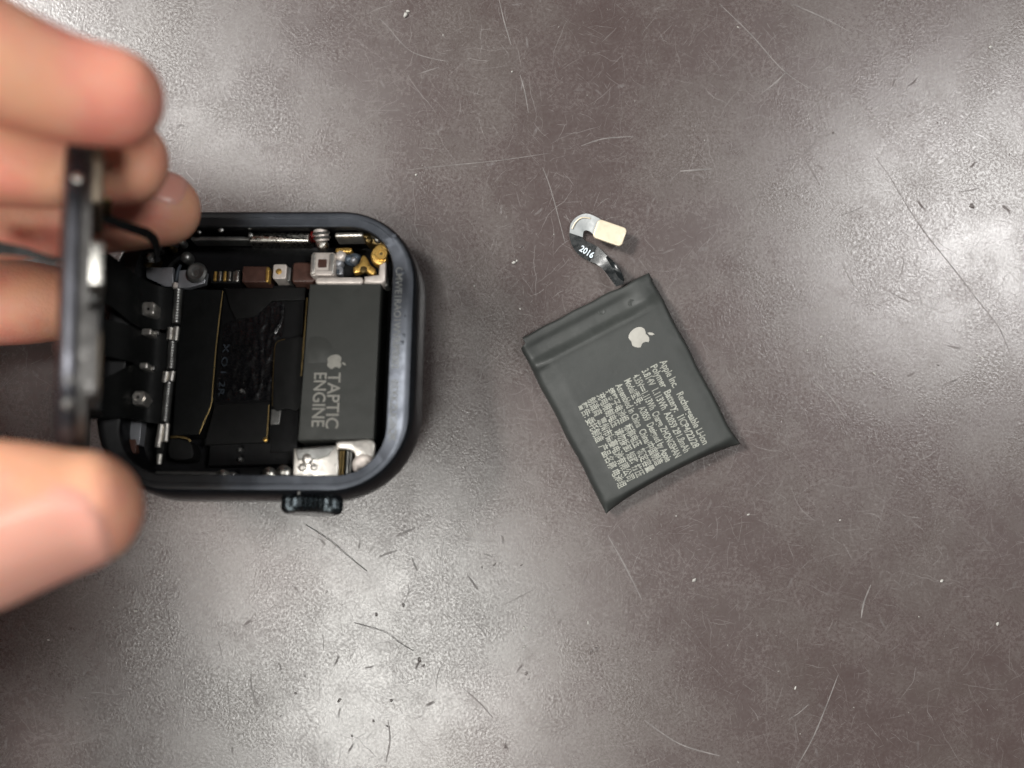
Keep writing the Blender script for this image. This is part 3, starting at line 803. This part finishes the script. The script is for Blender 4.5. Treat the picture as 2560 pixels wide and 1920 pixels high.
lathe('grommet', [(1.35, 0), (1.4, .5), (1.1, .75), (.7, .7), (.45, .4), (.2, .4)], (-10.06, 11.21, 5.70), 'steel_dull', gp, n=24)
tube('blue_lead', [(-12.27, 12.28, 6.20), (-12.70, 11.33, 6.00), (-12.80, 9.96, 6.00)], 0.22, 'print_blue', watch, 8)
lathe('lead_tip', [(.35, -.4), (.35, .3), (.2, .45)], (-12.85, 9.34, 6.00), 'white_metal', watch, (0, -1, 0.1), n=12)
for q, r, m_ in (((-13.89, 15.93, 6.00), .9, 'steel_dull'), ((-12.64, 15.73, 5.60), .55, 'steel_dull'), ((-16.55, 13.24, 7.00), .8, 'steel'), ((-14.04, 15.11, 5.40), .5, 'gold_dark'), ((-11.84, 13.59, 5.60), .8, 'steel_dull'), ((-15.48, 14.50, 6.40), .55, 'steel_dull')):
    lathe('lens_dome', [(r, -1), (r, 0), (r * .8, .35), (r * .4, .55), (.03, .6)], q, m_, watch, n=16)
wplate('corner_bracket', smooth_poly([(-17.75, 12.70), (-17.17, 13.51), (-16.00, 13.85), (-15.71, 13.16), (-16.50, 12.25), (-17.46, 12.02)], 3), 4, 6.6, 'gold_dark', 0.2)
for (x, y, z), r in (((-9.32, 16.13, 8.40), .3), ((-5.91, 16.99, 8.80), .45), ((-6.35, 16.39, 8.60), .4), ((-2.51, 16.69, 8.70), .3), ((-2.40, 15.77, 8.30), .35)):
    lathe('adhesive_drop', [(r, -.2), (r * .9, .1), (r * .5, .2), (.03, .22)], (x, y, min(z, 8.6)), 'steel_dull', watch, n=10)

# ---- hinge line of the display connectors
hinge = wplate('connector_bar', [(-13.00, 9.01), (-11.91, 9.01), (-12.65, -14.40), (-13.61, -14.30)], 4.4, 5.4, 'chip_black', 0.1)
def sleeve(a, b, n):
    a, b = Vector(a), Vector(b)
    path, rad = [], []
    for i in range(n * 4 + 1):
        path.append(a.lerp(b, i / (n * 4))); rad.append(0.52 + (0.05 if i % 4 < 2 else 0.0))
    V, F = tube_geo(path, rad, n=14)
    mesh_obj('ribbed_sleeve', V, F, 'steel_dull', hinge, sharp=60)
sleeve((-12.41, 8.86, 5.90), (-12.29, 4.03, 5.90), 12)
sleeve((-12.55, 1.54, 5.90), (-12.42, -2.25, 5.90), 10)
sleeve((-12.52, -4.04, 5.90), (-12.56, -9.35, 5.90), 14)
for a, b, r in (((-12.95, 3.48, 5.90), (-12.96, 1.81, 5.90), 0.4), ((-12.15, 3.59, 5.90), (-12.19, 1.71, 5.90), 0.42), ((-12.98, -2.58, 5.90), (-13.12, -3.99, 5.90), 0.4), ((-12.18, -2.52, 5.90), (-12.28, -3.82, 5.90), 0.42), ((-13.01, -9.67, 5.90), (-13.15, -12.63, 5.90), 0.42), ((-12.28, -9.56, 5.90), (-12.27, -11.89, 5.90), 0.4), ((-12.80, -13.58, 5.90), (-12.84, -14.83, 5.90), 0.35)):
    tube('hinge_pin', [a, tuple((Vector(a) + Vector(b)) / 2), b], r, 'steel_bright', hinge, 10)
# black flat cables that fold up from the connectors to the display
fx = empty('display_cable', watch)
ribbon('cable_tongue', [(-12.48, 9.13, 5.60), (-14.92, 9.28, 6.00), (-16.62, 9.72, 8.00), (-17.37, 10.17, 10.20), (-19.50, 11.59, 12.60), (-20.16, 11.22, 16.00)],
       [(-12.45, 3.34, 5.60), (-14.62, 3.22, 6.00), (-15.81, 2.77, 7.90), (-16.48, 2.96, 10.20), (-18.38, 4.47, 12.60), (-19.40, 4.38, 16.00)], 0.15, 'flex_black', fx)
ribbon('cable_tongue', [(-12.41, 2.90, 5.60), (-14.85, 2.77, 6.00), (-15.96, 2.52, 8.00), (-16.76, 2.64, 10.20), (-18.85, 2.66, 12.60), (-19.36, 1.79, 16.00)],
       [(-12.46, -2.50, 5.60), (-14.62, -2.39, 6.00), (-15.70, -2.24, 8.00), (-16.48, -2.16, 10.20), (-18.34, -2.16, 12.60), (-18.85, -2.85, 16.00)], 0.15, 'flex_black', fx)
ribbon('cable_tongue', [(-12.48, -2.83, 5.60), (-15.06, -1.74, 6.00), (-16.15, -2.03, 8.00), (-16.69, -3.12, 10.20), (-18.03, -4.96, 12.60), (-18.74, -6.07, 16.00)],
       [(-12.59, -9.72, 5.60), (-14.96, -9.33, 6.00), (-15.94, -9.36, 8.00), (-16.44, -9.58, 10.20), (-17.48, -10.16, 12.60), (-18.18, -11.02, 16.00)], 0.15, 'flex_black', fx)
wrect('screw_boss', -15.44, 5.54, 1.83, 1.88, 4.4, 8.0, 'steel_bright', 0.5, 0.2)
screw(watch, (-15.25, 5.40, 7.95), 0.72, 0.3, 'steel_bright')
lathe('screw_boss', [(1.05, -2), (1.05, .0), (.95, .12), (.5, .12)], (-15.39, -6.58, 8.10), 'steel_bright', watch, n=6, sharp=20)
screw(watch, (-15.37, -6.54, 8.15), 0.75, 0.35, 'steel_bright')
wrect('metal_clip', -15.33, 2.37, 1.28, 0.87, 4.4, 8.0, 'steel_bright', 0.2, 0.15)
wrect('metal_clip', -14.71, 2.66, 0.86, 0.55, 4.4, 6.6, 'steel_dull', 0.1, 0.1)
wrect('metal_clip', -15.21, -2.24, 1.06, 0.81, 4.4, 8.1, 'steel_bright', 0.2, 0.15)
wrect('metal_clip', -14.76, -2.16, 0.80, 0.65, 4.4, 6.6, 'steel_dull', 0.1, 0.1)
wplate('pale_shield', [(-18.31, -8.28), (-16.14, -8.48), (-16.21, -12.12), (-18.26, -11.93)], 3.0, 4.6, 'pale_plate', 0.1)
wplate('brown_clip', [(-17.50, -11.46), (-16.64, -11.45), (-16.37, -13.15), (-18.51, -14.01), (-18.65, -12.63), (-17.49, -12.52)], 4.0, 5.0, 'brown_tape', 0.1)
tube('gold_lead', [(-12.07, -11.12, 4.80), (-10.91, -11.05, 4.80), (-9.86, -11.24, 4.70), (-9.47, -11.63, 4.50)], 0.16, 'gold_dark', watch, 8)
wplate('corner_chip', smooth_poly([(-12.31, -11.32), (-10.39, -11.30), (-9.39, -11.83), (-9.10, -13.84), (-12.07, -13.86)], 3), 1.4, 4.4, 'chip_black', 0.2)
wrect('side_rail', -7.81, -16.19, 10.58, 0.72, 4.5, 6.6, 'steel_dull', 0.3, 0.3)
for q, r in (((-4.10, -16.34, 6.80), .75), ((1.87, -16.08, 6.80), .85), ((3.82, -15.94, 7.00), .95), ((2.44, -16.25, 6.60), .5)):
    lathe('rail_foot', [(r, -1), (r, .1), (r * .7, .35), (r * .3, .45), (.03, .46)], q, 'steel', watch, n=14)
wrect('side_button_switch', -0.67, -15.88, 3.54, 1.14, 3, 5.6, 'board_black', 0.3, 0.2)

# ------------------------------------------------------------------ lifted display
lid = empty('watch_display')
lid_R = Matrix.Rotation(R(1.0), 4, 'Z') @ Matrix.Rotation(R(-6.0), 4, 'X') @ Matrix.Rotation(R(-(90 - 22.6)), 4, 'Y')
lid.matrix_world = Matrix.Translation(Vector((-55.38, 4.68, 12.00)) * MM) @ lid_R
tag(lid, 'black watch display lifted on edge between fingers, its inner side facing the case', 'display')
LL, LW = 39.0, 36.0
def lid_out(d, n=12): return rrect(LL / 2, 0, LL - 2 * d, LW - 2 * d, 10.2 - d, 0, n)
rings_mesh('cover_glass', [(lid_out(d), z) for z, d in ((1.3, 0.05), (1.4, 0.06), (1.55, 0.25), (1.7, 0.6), (1.83, 1.3), (1.92, 2.6), (1.95, 4.5))], 'glass_black', lid)
rings_mesh('glass_edge', [(lid_out(d), z) for z, d in ((0.0, 0.35), (0.12, 0.12), (0.35, 0.0), (1.3, 0.04), (1.32, 0.5))], 'glass_edge', lid)
rings_mesh('display_frame', [(lid_out(d), z) for z, d in ((-0.85, 1.2), (-0.8, 1.0), (-0.7, 0.9), (-0.05, 0.9), (0.02, 1.1))], 'lid_metal', lid)
def lid_box(name, x, y, w, h, z0, z1, m, r=0.4, bevel=0.2):
    # stands out of the inner face, which looks to -z
    P = rrect(x, y, w, h, r)
    o = plate(name, P, -z0, -z1, m, lid, bevel) if False else None
    if area2(P) < 0: P = P[::-1]
    rings = [(P, z0)]
    for k in (0.0, 0.5, 1.0):
        a = k * math.pi / 2
        rings.append((offset(P, bevel * (1 - math.cos(a))), z1 + bevel - bevel * math.sin(a)))
    return rings_mesh(name, rings, m, lid)
lid_box('driver_shield', 30.0, -5.5, 15.5, 8.5, -0.8, -1.75, 'lid_metal')
lid_box('steel_module', 32.0, 3.2, 10.0, 4.6, -0.8, -2.0, 'steel')
lid_box('antenna_plate', 30.0, 12.3, 12.0, 6.0, -0.8, -1.75, 'lid_warm')
lid_box('gold_foil', 26.0, 12.8, 6.0, 2.6, -1.7, -2.7, 'gold_dark', 0.5, 0.4)
lid_box('warm_plate', 28.5, -6.0, 12.0, 6.0, -1.7, -2.0, 'lid_warm')
lid_box('cable_connector', 10.0, -1.5, 9.0, 16.0, -0.8, -2.2, 'chip_black')
lid_box('frame_screw', 38.0 - 1.6, -0.2, 1.3, 1.3, -0.8, -1.5, 'steel_dull', 0.64, 0.2)
for (y, z) in ((-8.4, 0.55), (-10.6, 0.62)):
    lathe('edge_drop', [(.62, -.2), (.58, .03), (.42, .10), (.2, .14), (.02, .15)], (38.85 if y > -9 else 38.55, y, z), 'lid_metal', lid, (1, -0.12 if y > -9 else -0.3, 0), n=8, sharp=20)
lathe('edge_drop', [(.5, -.2), (.45, .05), (.2, .12), (.02, .13)], (38.6, 11.0, 0.5), 'steel', lid, (1, 0.2, 0), n=10, sharp=20)

# loose black gasket strip that still hangs on the display
gk = empty('gasket_strip')
tag(gk, 'thin black gasket strip hanging from the display between fingers and case', 'gasket')
ribbon('strip', [(-45.15, 19.02, 32.00), (-43.75, 18.39, 30.00), (-42.50, 18.05, 28.00), (-41.64, 17.72, 26.00), (-42.43, 17.34, 22.00), (-44.03, 16.72, 17.00), (-46.07, 16.23, 11.00)],
       [(-45.15, 17.93, 32.00), (-43.84, 17.37, 30.00), (-42.82, 17.00, 28.00), (-42.29, 16.79, 26.00), (-43.20, 16.67, 22.00), (-44.73, 16.37, 17.00), (-46.80, 16.02, 11.00)], 0.25, 'flex_black', gk)
ribbon('strip', [(-58.19, 16.15, 33.00), (-55.58, 15.46, 33.00), (-52.98, 14.85, 33.00), (-49.90, 13.77, 34.00), (-46.64, 12.92, 36.00), (-44.09, 12.63, 38.00)],
       [(-58.19, 13.90, 33.00), (-55.58, 14.07, 33.00), (-52.98, 13.81, 33.00), (-49.90, 13.08, 34.00), (-46.64, 12.49, 36.00), (-44.09, 12.25, 38.00)], 0.3, 'flex_black', gk)

# ------------------------------------------------------------------ battery pouch
bat = empty('watch_battery')
bat.matrix_world = Matrix.Translation(Vector((16.19, -1.18, 0.00)) * MM) @ Matrix.Rotation(R(27.5), 4, 'Z')
tag(bat, 'dark grey pouch battery with printed text and a folded connector tail', 'battery')
BU, BV = 10.45, 13.65
def sstep(a, b, x):
    t = max(0, min(1, (x - a) / (b - a))); return t * t * (3 - 2 * t)
def b_top(u, v):
    h = 3.55
    h -= 1.05 * sstep(8.9, 10.6, v)                       # terrace at the tail end
    h += 0.13 * math.exp(-((v - 8.95) / 0.45) ** 2) * sstep(-9.6, -8.6, u) * (1 - sstep(5.5, 8.5, u))
    h -= 0.30 * math.exp(-((v - 11.7) / 0.9) ** 2) * (1 - sstep(5.0, 8.0, u)) * sstep(-10.5, -8.5, u)
    h += 0.15 * math.exp(-((v - 12.6) / 0.8) ** 2)
    h += 0.30 * math.exp(-(((u - 8.0) / 1.8) ** 2 + ((v - 10.6) / 1.6) ** 2))
    h -= 0.55 * (1 - sstep(-10.0, -7.0, u)) * (1 - sstep(8.0, 9.5, v))  # sloped left shoulder
    h -= 0.25 * sstep(8.2, 10.2, u)
    h -= 0.5 * (1 - sstep(-13.4, -11.8, v))
    h += 0.05 * mnoise.noise(Vector((u * 0.25, v * 0.25, 2.0)))
    return h
def battery_body():
    nu, nv = 64, 84
    V, F = [], []
    def edge(d, r):   # 0 at the seam, 1 inside
        return math.sqrt(max(0.0, 1 - (1 - min(1, d / r)) ** 2))
    def pos(i, j):
        s = -1 + 2 * i / nu; t = -1 + 2 * j / nv
        s = math.copysign(1 - (1 - abs(s)) ** 1.25, s) if s else 0; t = math.copysign(1 - (1 - abs(t)) ** 1.25, t) if t else 0
        u, v = s * BU, t * BV
        # lower end bows in between two pinched corners
        low = sstep(0.75, 1.0, -t)
        v += low * 0.75 * (1 - abs(s) ** 2.2)
        u *= 1 + low * 0.012 * abs(s) ** 3
        u += 0.06 * math.sin(v * 0.8) * abs(s) ** 4
        # narrower flap at the tail end
        if v > 12.35 and u < 0: u = max(u, -BU + 0.95 * sstep(12.35, 12.7, v))
        if v > 12.9: v -= 0.12 * sstep(4.0, 6.0, u) + 0.05 * math.sin(u * 1.3)
        return s, t, u, v
    top = {}; bot = {}
    for i in range(nu + 1):
        for j in range(nv + 1):
            s, t, u, v = pos(i, j)
            dl = (1 + s) * BU; dr = (1 - s) * BU; db = (1 + t) * BV; dt = (1 - t) * BV
            e = min(edge(dl, 0.9), edge(dr, 0.7), edge(db, 1.3), edge(dt, 0.35))
            corner = abs(s) ** 6 * sstep(0.8, 1.0, -t)
            seam = 1.3 + 0.9 * corner + (0.6 if v > 12.2 else 0) * 1.0
            h = b_top(u, v)
            zt = seam + (h - seam) * e
            # underside rounds up to the seam
            zb = seam * (1 - min(edge(dl, 1.2), edge(dr, 1.2), edge(db, 1.8), edge(dt, 0.8)))
            if v > 9.0: zb = max(zb, 0.0)
            top[i, j] = len(V); V.append((u, v, zt))
            if i in (0, nu) or j in (0, nv): bot[i, j] = top[i, j]
            else:
                bot[i, j] = len(V); V.append((u, v, zb))
    for i in range(nu):
        for j in range(nv):
            F.append((top[i, j], top[i + 1, j], top[i + 1, j + 1], top[i, j + 1]))
            F.append((bot[i, j], bot[i, j + 1], bot[i + 1, j + 1], bot[i + 1, j]))
    return mesh_obj('pouch', V, F, 'battery_pouch', bat, sharp=50)
battery_body()
for (x, y) in ((1.99, 11.72), (6.24, 10.83)):
    lathe('pouch_dimple', [(.55, -.05), (.5, .04), (.38, .06), (.3, .02), (.05, .02)], (x, y, b_top(x, y) + .0), 'battery_pouch', bat, n=16)
def btext(body, a, b, size, width=None):
    ang = math.atan2(b[1] - a[1], b[0] - a[0])
    M = Matrix.Translation((a[0], a[1], 0)) @ Matrix.Rotation(ang, 4, 'Z')
    o = text_mesh('lettering', body, size, 'battery_print', bat, M, math.dist(a, b), 0.012, 0.03)
    for v in o.data.vertices:
        v.co.z += (b_top(v.co.x / MM, v.co.y / MM) + 0.006) * MM
    return o
lines = ['Apple Inc.   Rechargeable Li-ion', 'Polymer  Battery:  1ICP4/22/28', '3.814V  1.113Wh  A2059 291.8mAh', '4.35V==1.113Wh  Charge ZHONGSHAN', 'Model/型号:  A2059  Designed by Apple',
         'Assembled in China  China/中国制造', '锂离子电池组  标称电压  额定容量', '充电限制电压  请勿拆卸 短路 挤压', '制造商  惠州市德赛电池有限公司', '警告: 委托制造  产品名称 电池组']
starts = ((5.71, 1.79), (4.27, 1.78), (2.91, 1.81), (1.45, 1.76), (0.14, 1.75), (-1.25, 1.73), (-2.76, 1.70), (-4.12, 1.72), (-5.61, 1.75), (-7.02, 1.67))
ends = ((5.75, -11.21), (4.34, -11.04), (2.93, -10.99), (1.47, -11.04), (0.08, -10.95), (-1.33, -10.78), (-2.84, -11.05), (-4.38, -11.00), (-5.81, -10.88), (-7.30, -11.22))
for s_, a, b in zip(lines, starts, ends): btext(s_, a, b, 1.42)
c = (4.79, 6.13)
emblem(bat, Matrix.Translation((c[0], c[1], b_top(*c) + 0.015)) @ Matrix.Rotation(R(-90), 4, 'Z'), 2.55, 'emblem_print')

# folded connector tail
tail = empty('connector_tail', bat)
ribbon('tail_fold', [(5.29, 13.88, 2.90), (5.13, 15.40, 2.40), (5.02, 16.71, 1.50), (4.67, 17.86, 0.90), (3.77, 19.01, 0.60)],
       [(6.48, 13.76, 2.90), (6.60, 15.12, 2.60), (6.63, 16.71, 1.90), (6.40, 18.32, 1.20), (5.88, 20.17, 0.80)], 0.14, 'flex_gloss', tail)
ribbon('tail_crease', [(6.57, 13.95, 3.00), (6.74, 14.92, 3.60), (6.65, 16.61, 3.40), (6.39, 18.26, 1.60)],
       [(6.13, 14.81, 3.00), (5.95, 16.48, 3.40), (5.99, 17.57, 2.60), (6.11, 18.30, 1.50)], 0.12, 'flex_gloss', tail)
ribbon('tail_band', [(3.93, 18.85, 0.70), (3.03, 20.29, 0.60), (2.76, 21.84, 0.55), (3.03, 23.23, 0.55), (3.34, 23.82, 0.60)],
       [(5.93, 20.02, 0.80), (5.30, 21.00, 0.70), (4.77, 21.68, 0.60), (4.58, 22.03, 0.60), (4.63, 22.39, 0.60)], 0.14, 'flex_gloss', tail)
ribbon('tail_loop', [(3.28, 23.72, 0.65), (3.99, 24.73, 0.80), (5.17, 25.20, 1.10), (6.52, 24.93, 1.50), (7.52, 23.76, 1.90), (8.14, 22.58, 2.10)],
       [(4.65, 22.31, 0.65), (4.97, 22.82, 0.80), (5.21, 22.96, 1.10), (5.53, 22.78, 1.50), (5.84, 22.23, 1.90), (6.02, 21.41, 2.10)], 0.14, 'flex_grey', tail)
tube('tail_rim', [(3.82, 24.04, 0.85), (4.75, 24.65, 1.10), (5.77, 24.70, 1.40), (6.67, 24.04, 1.75)], 0.10, 'pad_cream', tail, 8)
pc = (8.03, 20.92)
pd = plate('connector_pad', rrect(pc[0], pc[1], 4.35, 2.75, 0.6, -19 - 27.5), 2.05, 2.6, 'pad_cream', tail, 0.15)
plate('connector_base', rrect(pc[0], pc[1], 4.1, 2.55, 0.5, -19 - 27.5), 1.55, 2.06, 'flex_gloss', tail, 0.05)
A = (3.27, 20.90); Bq = (4.34, 19.05)
ang = math.atan2(Bq[1] - A[1], Bq[0] - A[0])
text_mesh('lettering', '2016', 1.25, 'flex_print', tail, Matrix.Translation((A[0], A[1], 0.95)) @ Matrix.Rotation(ang, 4, 'Z'), math.dist(A, Bq), 0.02, 0.03)

# ------------------------------------------------------------------ hand holding the display
def finger(P, rad, up, flat=0.92, seg=8):
    path = catmull(P, seg)
    rr = [v.x for v in catmull([(x, 0, 0) for x in rad], seg)]
    # domed tip
    d = (path[-1] - path[-2]).normalized(); r = rr[-1]; p = path[-1]
    for k in (0.35, 0.6, 0.8, 0.92, 0.985):
        path.append(p + d * r * k * 0.95); rr.append(r * math.sqrt(1 - k * k))
    return tube_geo(path, rr, up, 24, flat)
def hand():
    geo = []
    index = [(-118, 22, 46), (-96, 35, 58), (-74, 41, 66), (-58, 35.5, 62), (-48.5, 29.9, 55.0), (-42.3, 27.5, 50), (-37.4, 27.0, 46.8)]
    geo.append(finger(index, [9.5, 9, 8.2, 7.0, 5.8, 5.2, 4.7], (0, -0.3, 1)))
    middle = [(-122, 12, 42), (-102, 22, 50), (-82, 28, 48), (-66, 26, 43), (-56, 24.9, 39.5), (-48, 24.4, 36.2), (-41.6, 24.0, 34.2)]
    geo.append(finger(middle, [9.5, 9, 8.2, 7.2, 6.6, 6.0, 4.9], (0, 0, 1)))
    ring = [(-122, 0, 36), (-104, 10, 38), (-84, 18, 33), (-68, 20.4, 26), (-58, 21.0, 22), (-50, 21.4, 19.6), (-43.0, 21.6, 18.2)]
    geo.append(finger(ring, [9.2, 8.6, 7.6, 6.8, 6.2, 5.6, 4.7], (0, 0.3, 1)))
    pinky = [(-122, -14, 28), (-106, -4, 24), (-90, 6, 17), (-78, 10, 12), (-70, 10.8, 9.6), (-64, 10.8, 8.6), (-59.5, 10.6, 8.0)]
    geo.append(finger(pinky, [8.6, 7.8, 6.8, 6.3, 6.0, 5.6, 4.7], (0, 0.2, 1)))
    thumb = [(-130, -66, 62), (-108, -52, 61), (-87, -35.5, 57), (-69, -22.6, 53.5), (-57, -15.4, 51.2), (-48, -12.8, 49.2), (-40.6, -11.8, 47.0)]
    geo.append(finger(thumb, [16, 15, 12.5, 10.5, 9.9, 8.2, 5.9], (0, -0.5, 0.86), 0.88))
    thenar_blocker = [(-150, -76, 60), (-122, -66, 62), (-98, -55, 64), (-82, -46, 64)]  # thumb base, enlarged out of view to keep lamp light off the desk
    geo.append(finger(thenar_blocker, [22, 22, 19, 15], (0, 0, 1), 0.9))
    web_blocker = [(-88, -26, 50), (-96, -8, 46), (-100, 16, 48)]  # unseen filler between thumb and forefinger, added to block the lamps from the left
    geo.append(finger(web_blocker, [12, 13, 10], (0, 0, 1), 0.9))
    palm = [(-230, -170, 62), (-190, -125, 60), (-160, -86, 56), (-140, -46, 50), (-126, -12, 42), (-118, 8, 40)]
    geo.append(finger(palm, [27, 26, 27, 31, 26, 14], (0.5, 0.25, 1), 0.7))
    V, F = [], []
    for v, f in geo:
        b = len(V); V += v; F += [tuple(b + i for i in q) for q in f]
    o = mesh_obj('tmp_hand', V, F, 'skin')
    md = o.modifiers.new('r', 'REMESH'); md.mode = 'VOXEL'; md.voxel_size = 0.55 * MM; md.use_smooth_shade = True
    ms = o.modifiers.new('s', 'SMOOTH'); ms.factor = 0.5; ms.iterations = 7
    dg = bpy.context.evaluated_depsgraph_get(); dg.update()
    me = bpy.data.meshes.new_from_object(o.evaluated_get(dg))
    COL.objects.unlink(o); bpy.data.objects.remove(o)
    me.name = 'person'
    me.materials.clear(); me.materials.append(MATS['skin'])
    for p in me.polygons: p.use_smooth = True
    h = bpy.data.objects.new('person', me); COL.objects.link(h)
    tag(h, 'bare hand gripping the lifted display between thumb and forefinger', 'hand')
    return h, me
person, hand_me = hand()

from mathutils.bvhtree import BVHTree
hand_tree = BVHTree.FromPolygons([v.co.copy() for v in hand_me.vertices], [tuple(p.vertices) for p in hand_me.polygons])
def nail(center, axis, normal, length, width, lift):
    """plate that follows the finger; axis points to the fingertip, normal away from the finger bone"""
    a = Vector(axis).normalized(); n = Vector(normal); n = (n - a * n.dot(a)).normalized(); s = a.cross(n)
    c = Vector(center)
    nu, nv = 30, 24
    V, F = [], []
    for i in range(nu + 1):
        for j in range(nv + 1):
            r_ = math.sqrt(i / nu) if False else i / nu
            th = 2 * math.pi * j / nv
            # rounded-square outline, a little narrower at the cuticle
            cx, sx = math.cos(th), math.sin(th)
            q = (abs(cx) ** 3.2 + abs(sx) ** 3.2) ** (-1 / 3.2)
            x = cx * q * r_ * length / 2; y = sx * q * r_ * width / 2 * (1 + 0.10 * cx * r_)
            o = (c + a * x + s * y + n * 25) * MM
            hit = hand_tree.ray_cast(o, -n)
            p, pn = (hit[0], hit[1]) if hit[0] is not None else (o - n * 25 * MM, n)
            h = lift * (1 - max(0.0, (r_ - 0.86) / 0.14) ** 2 * (1.25 if cx < 0.3 else 0.75))
            V.append(tuple((p + (n * 0.6 + pn * 0.4) * h * MM) / MM))
    m = nv + 1
    for i in range(nu):
        for j in range(nv):
            p = i * m + j; F.append((p, p + 1, p + m + 1, p + m))
    o = mesh_obj('nail', V, F, 'nail', person, sharp=80)
    bm = bmesh.new(); bm.from_mesh(o.data); bmesh.ops.remove_doubles(bm, verts=bm.verts, dist=1e-6)
    bmesh.ops.recalc_face_normals(bm, faces=bm.faces); bm.to_mesh(o.data); bm.free()
    return o
nail((-45.4, -12.6, 48.6), (7.4, 0.9, -2.6), (0.12, -0.66, 0.74), 15.0, 11.5, 0.28)
nail((-43.6, 21.4, 18.4), (7, -0.3, -1.2), (0.2, 0.80, 0.56), 7.0, 6.2, 0.2)
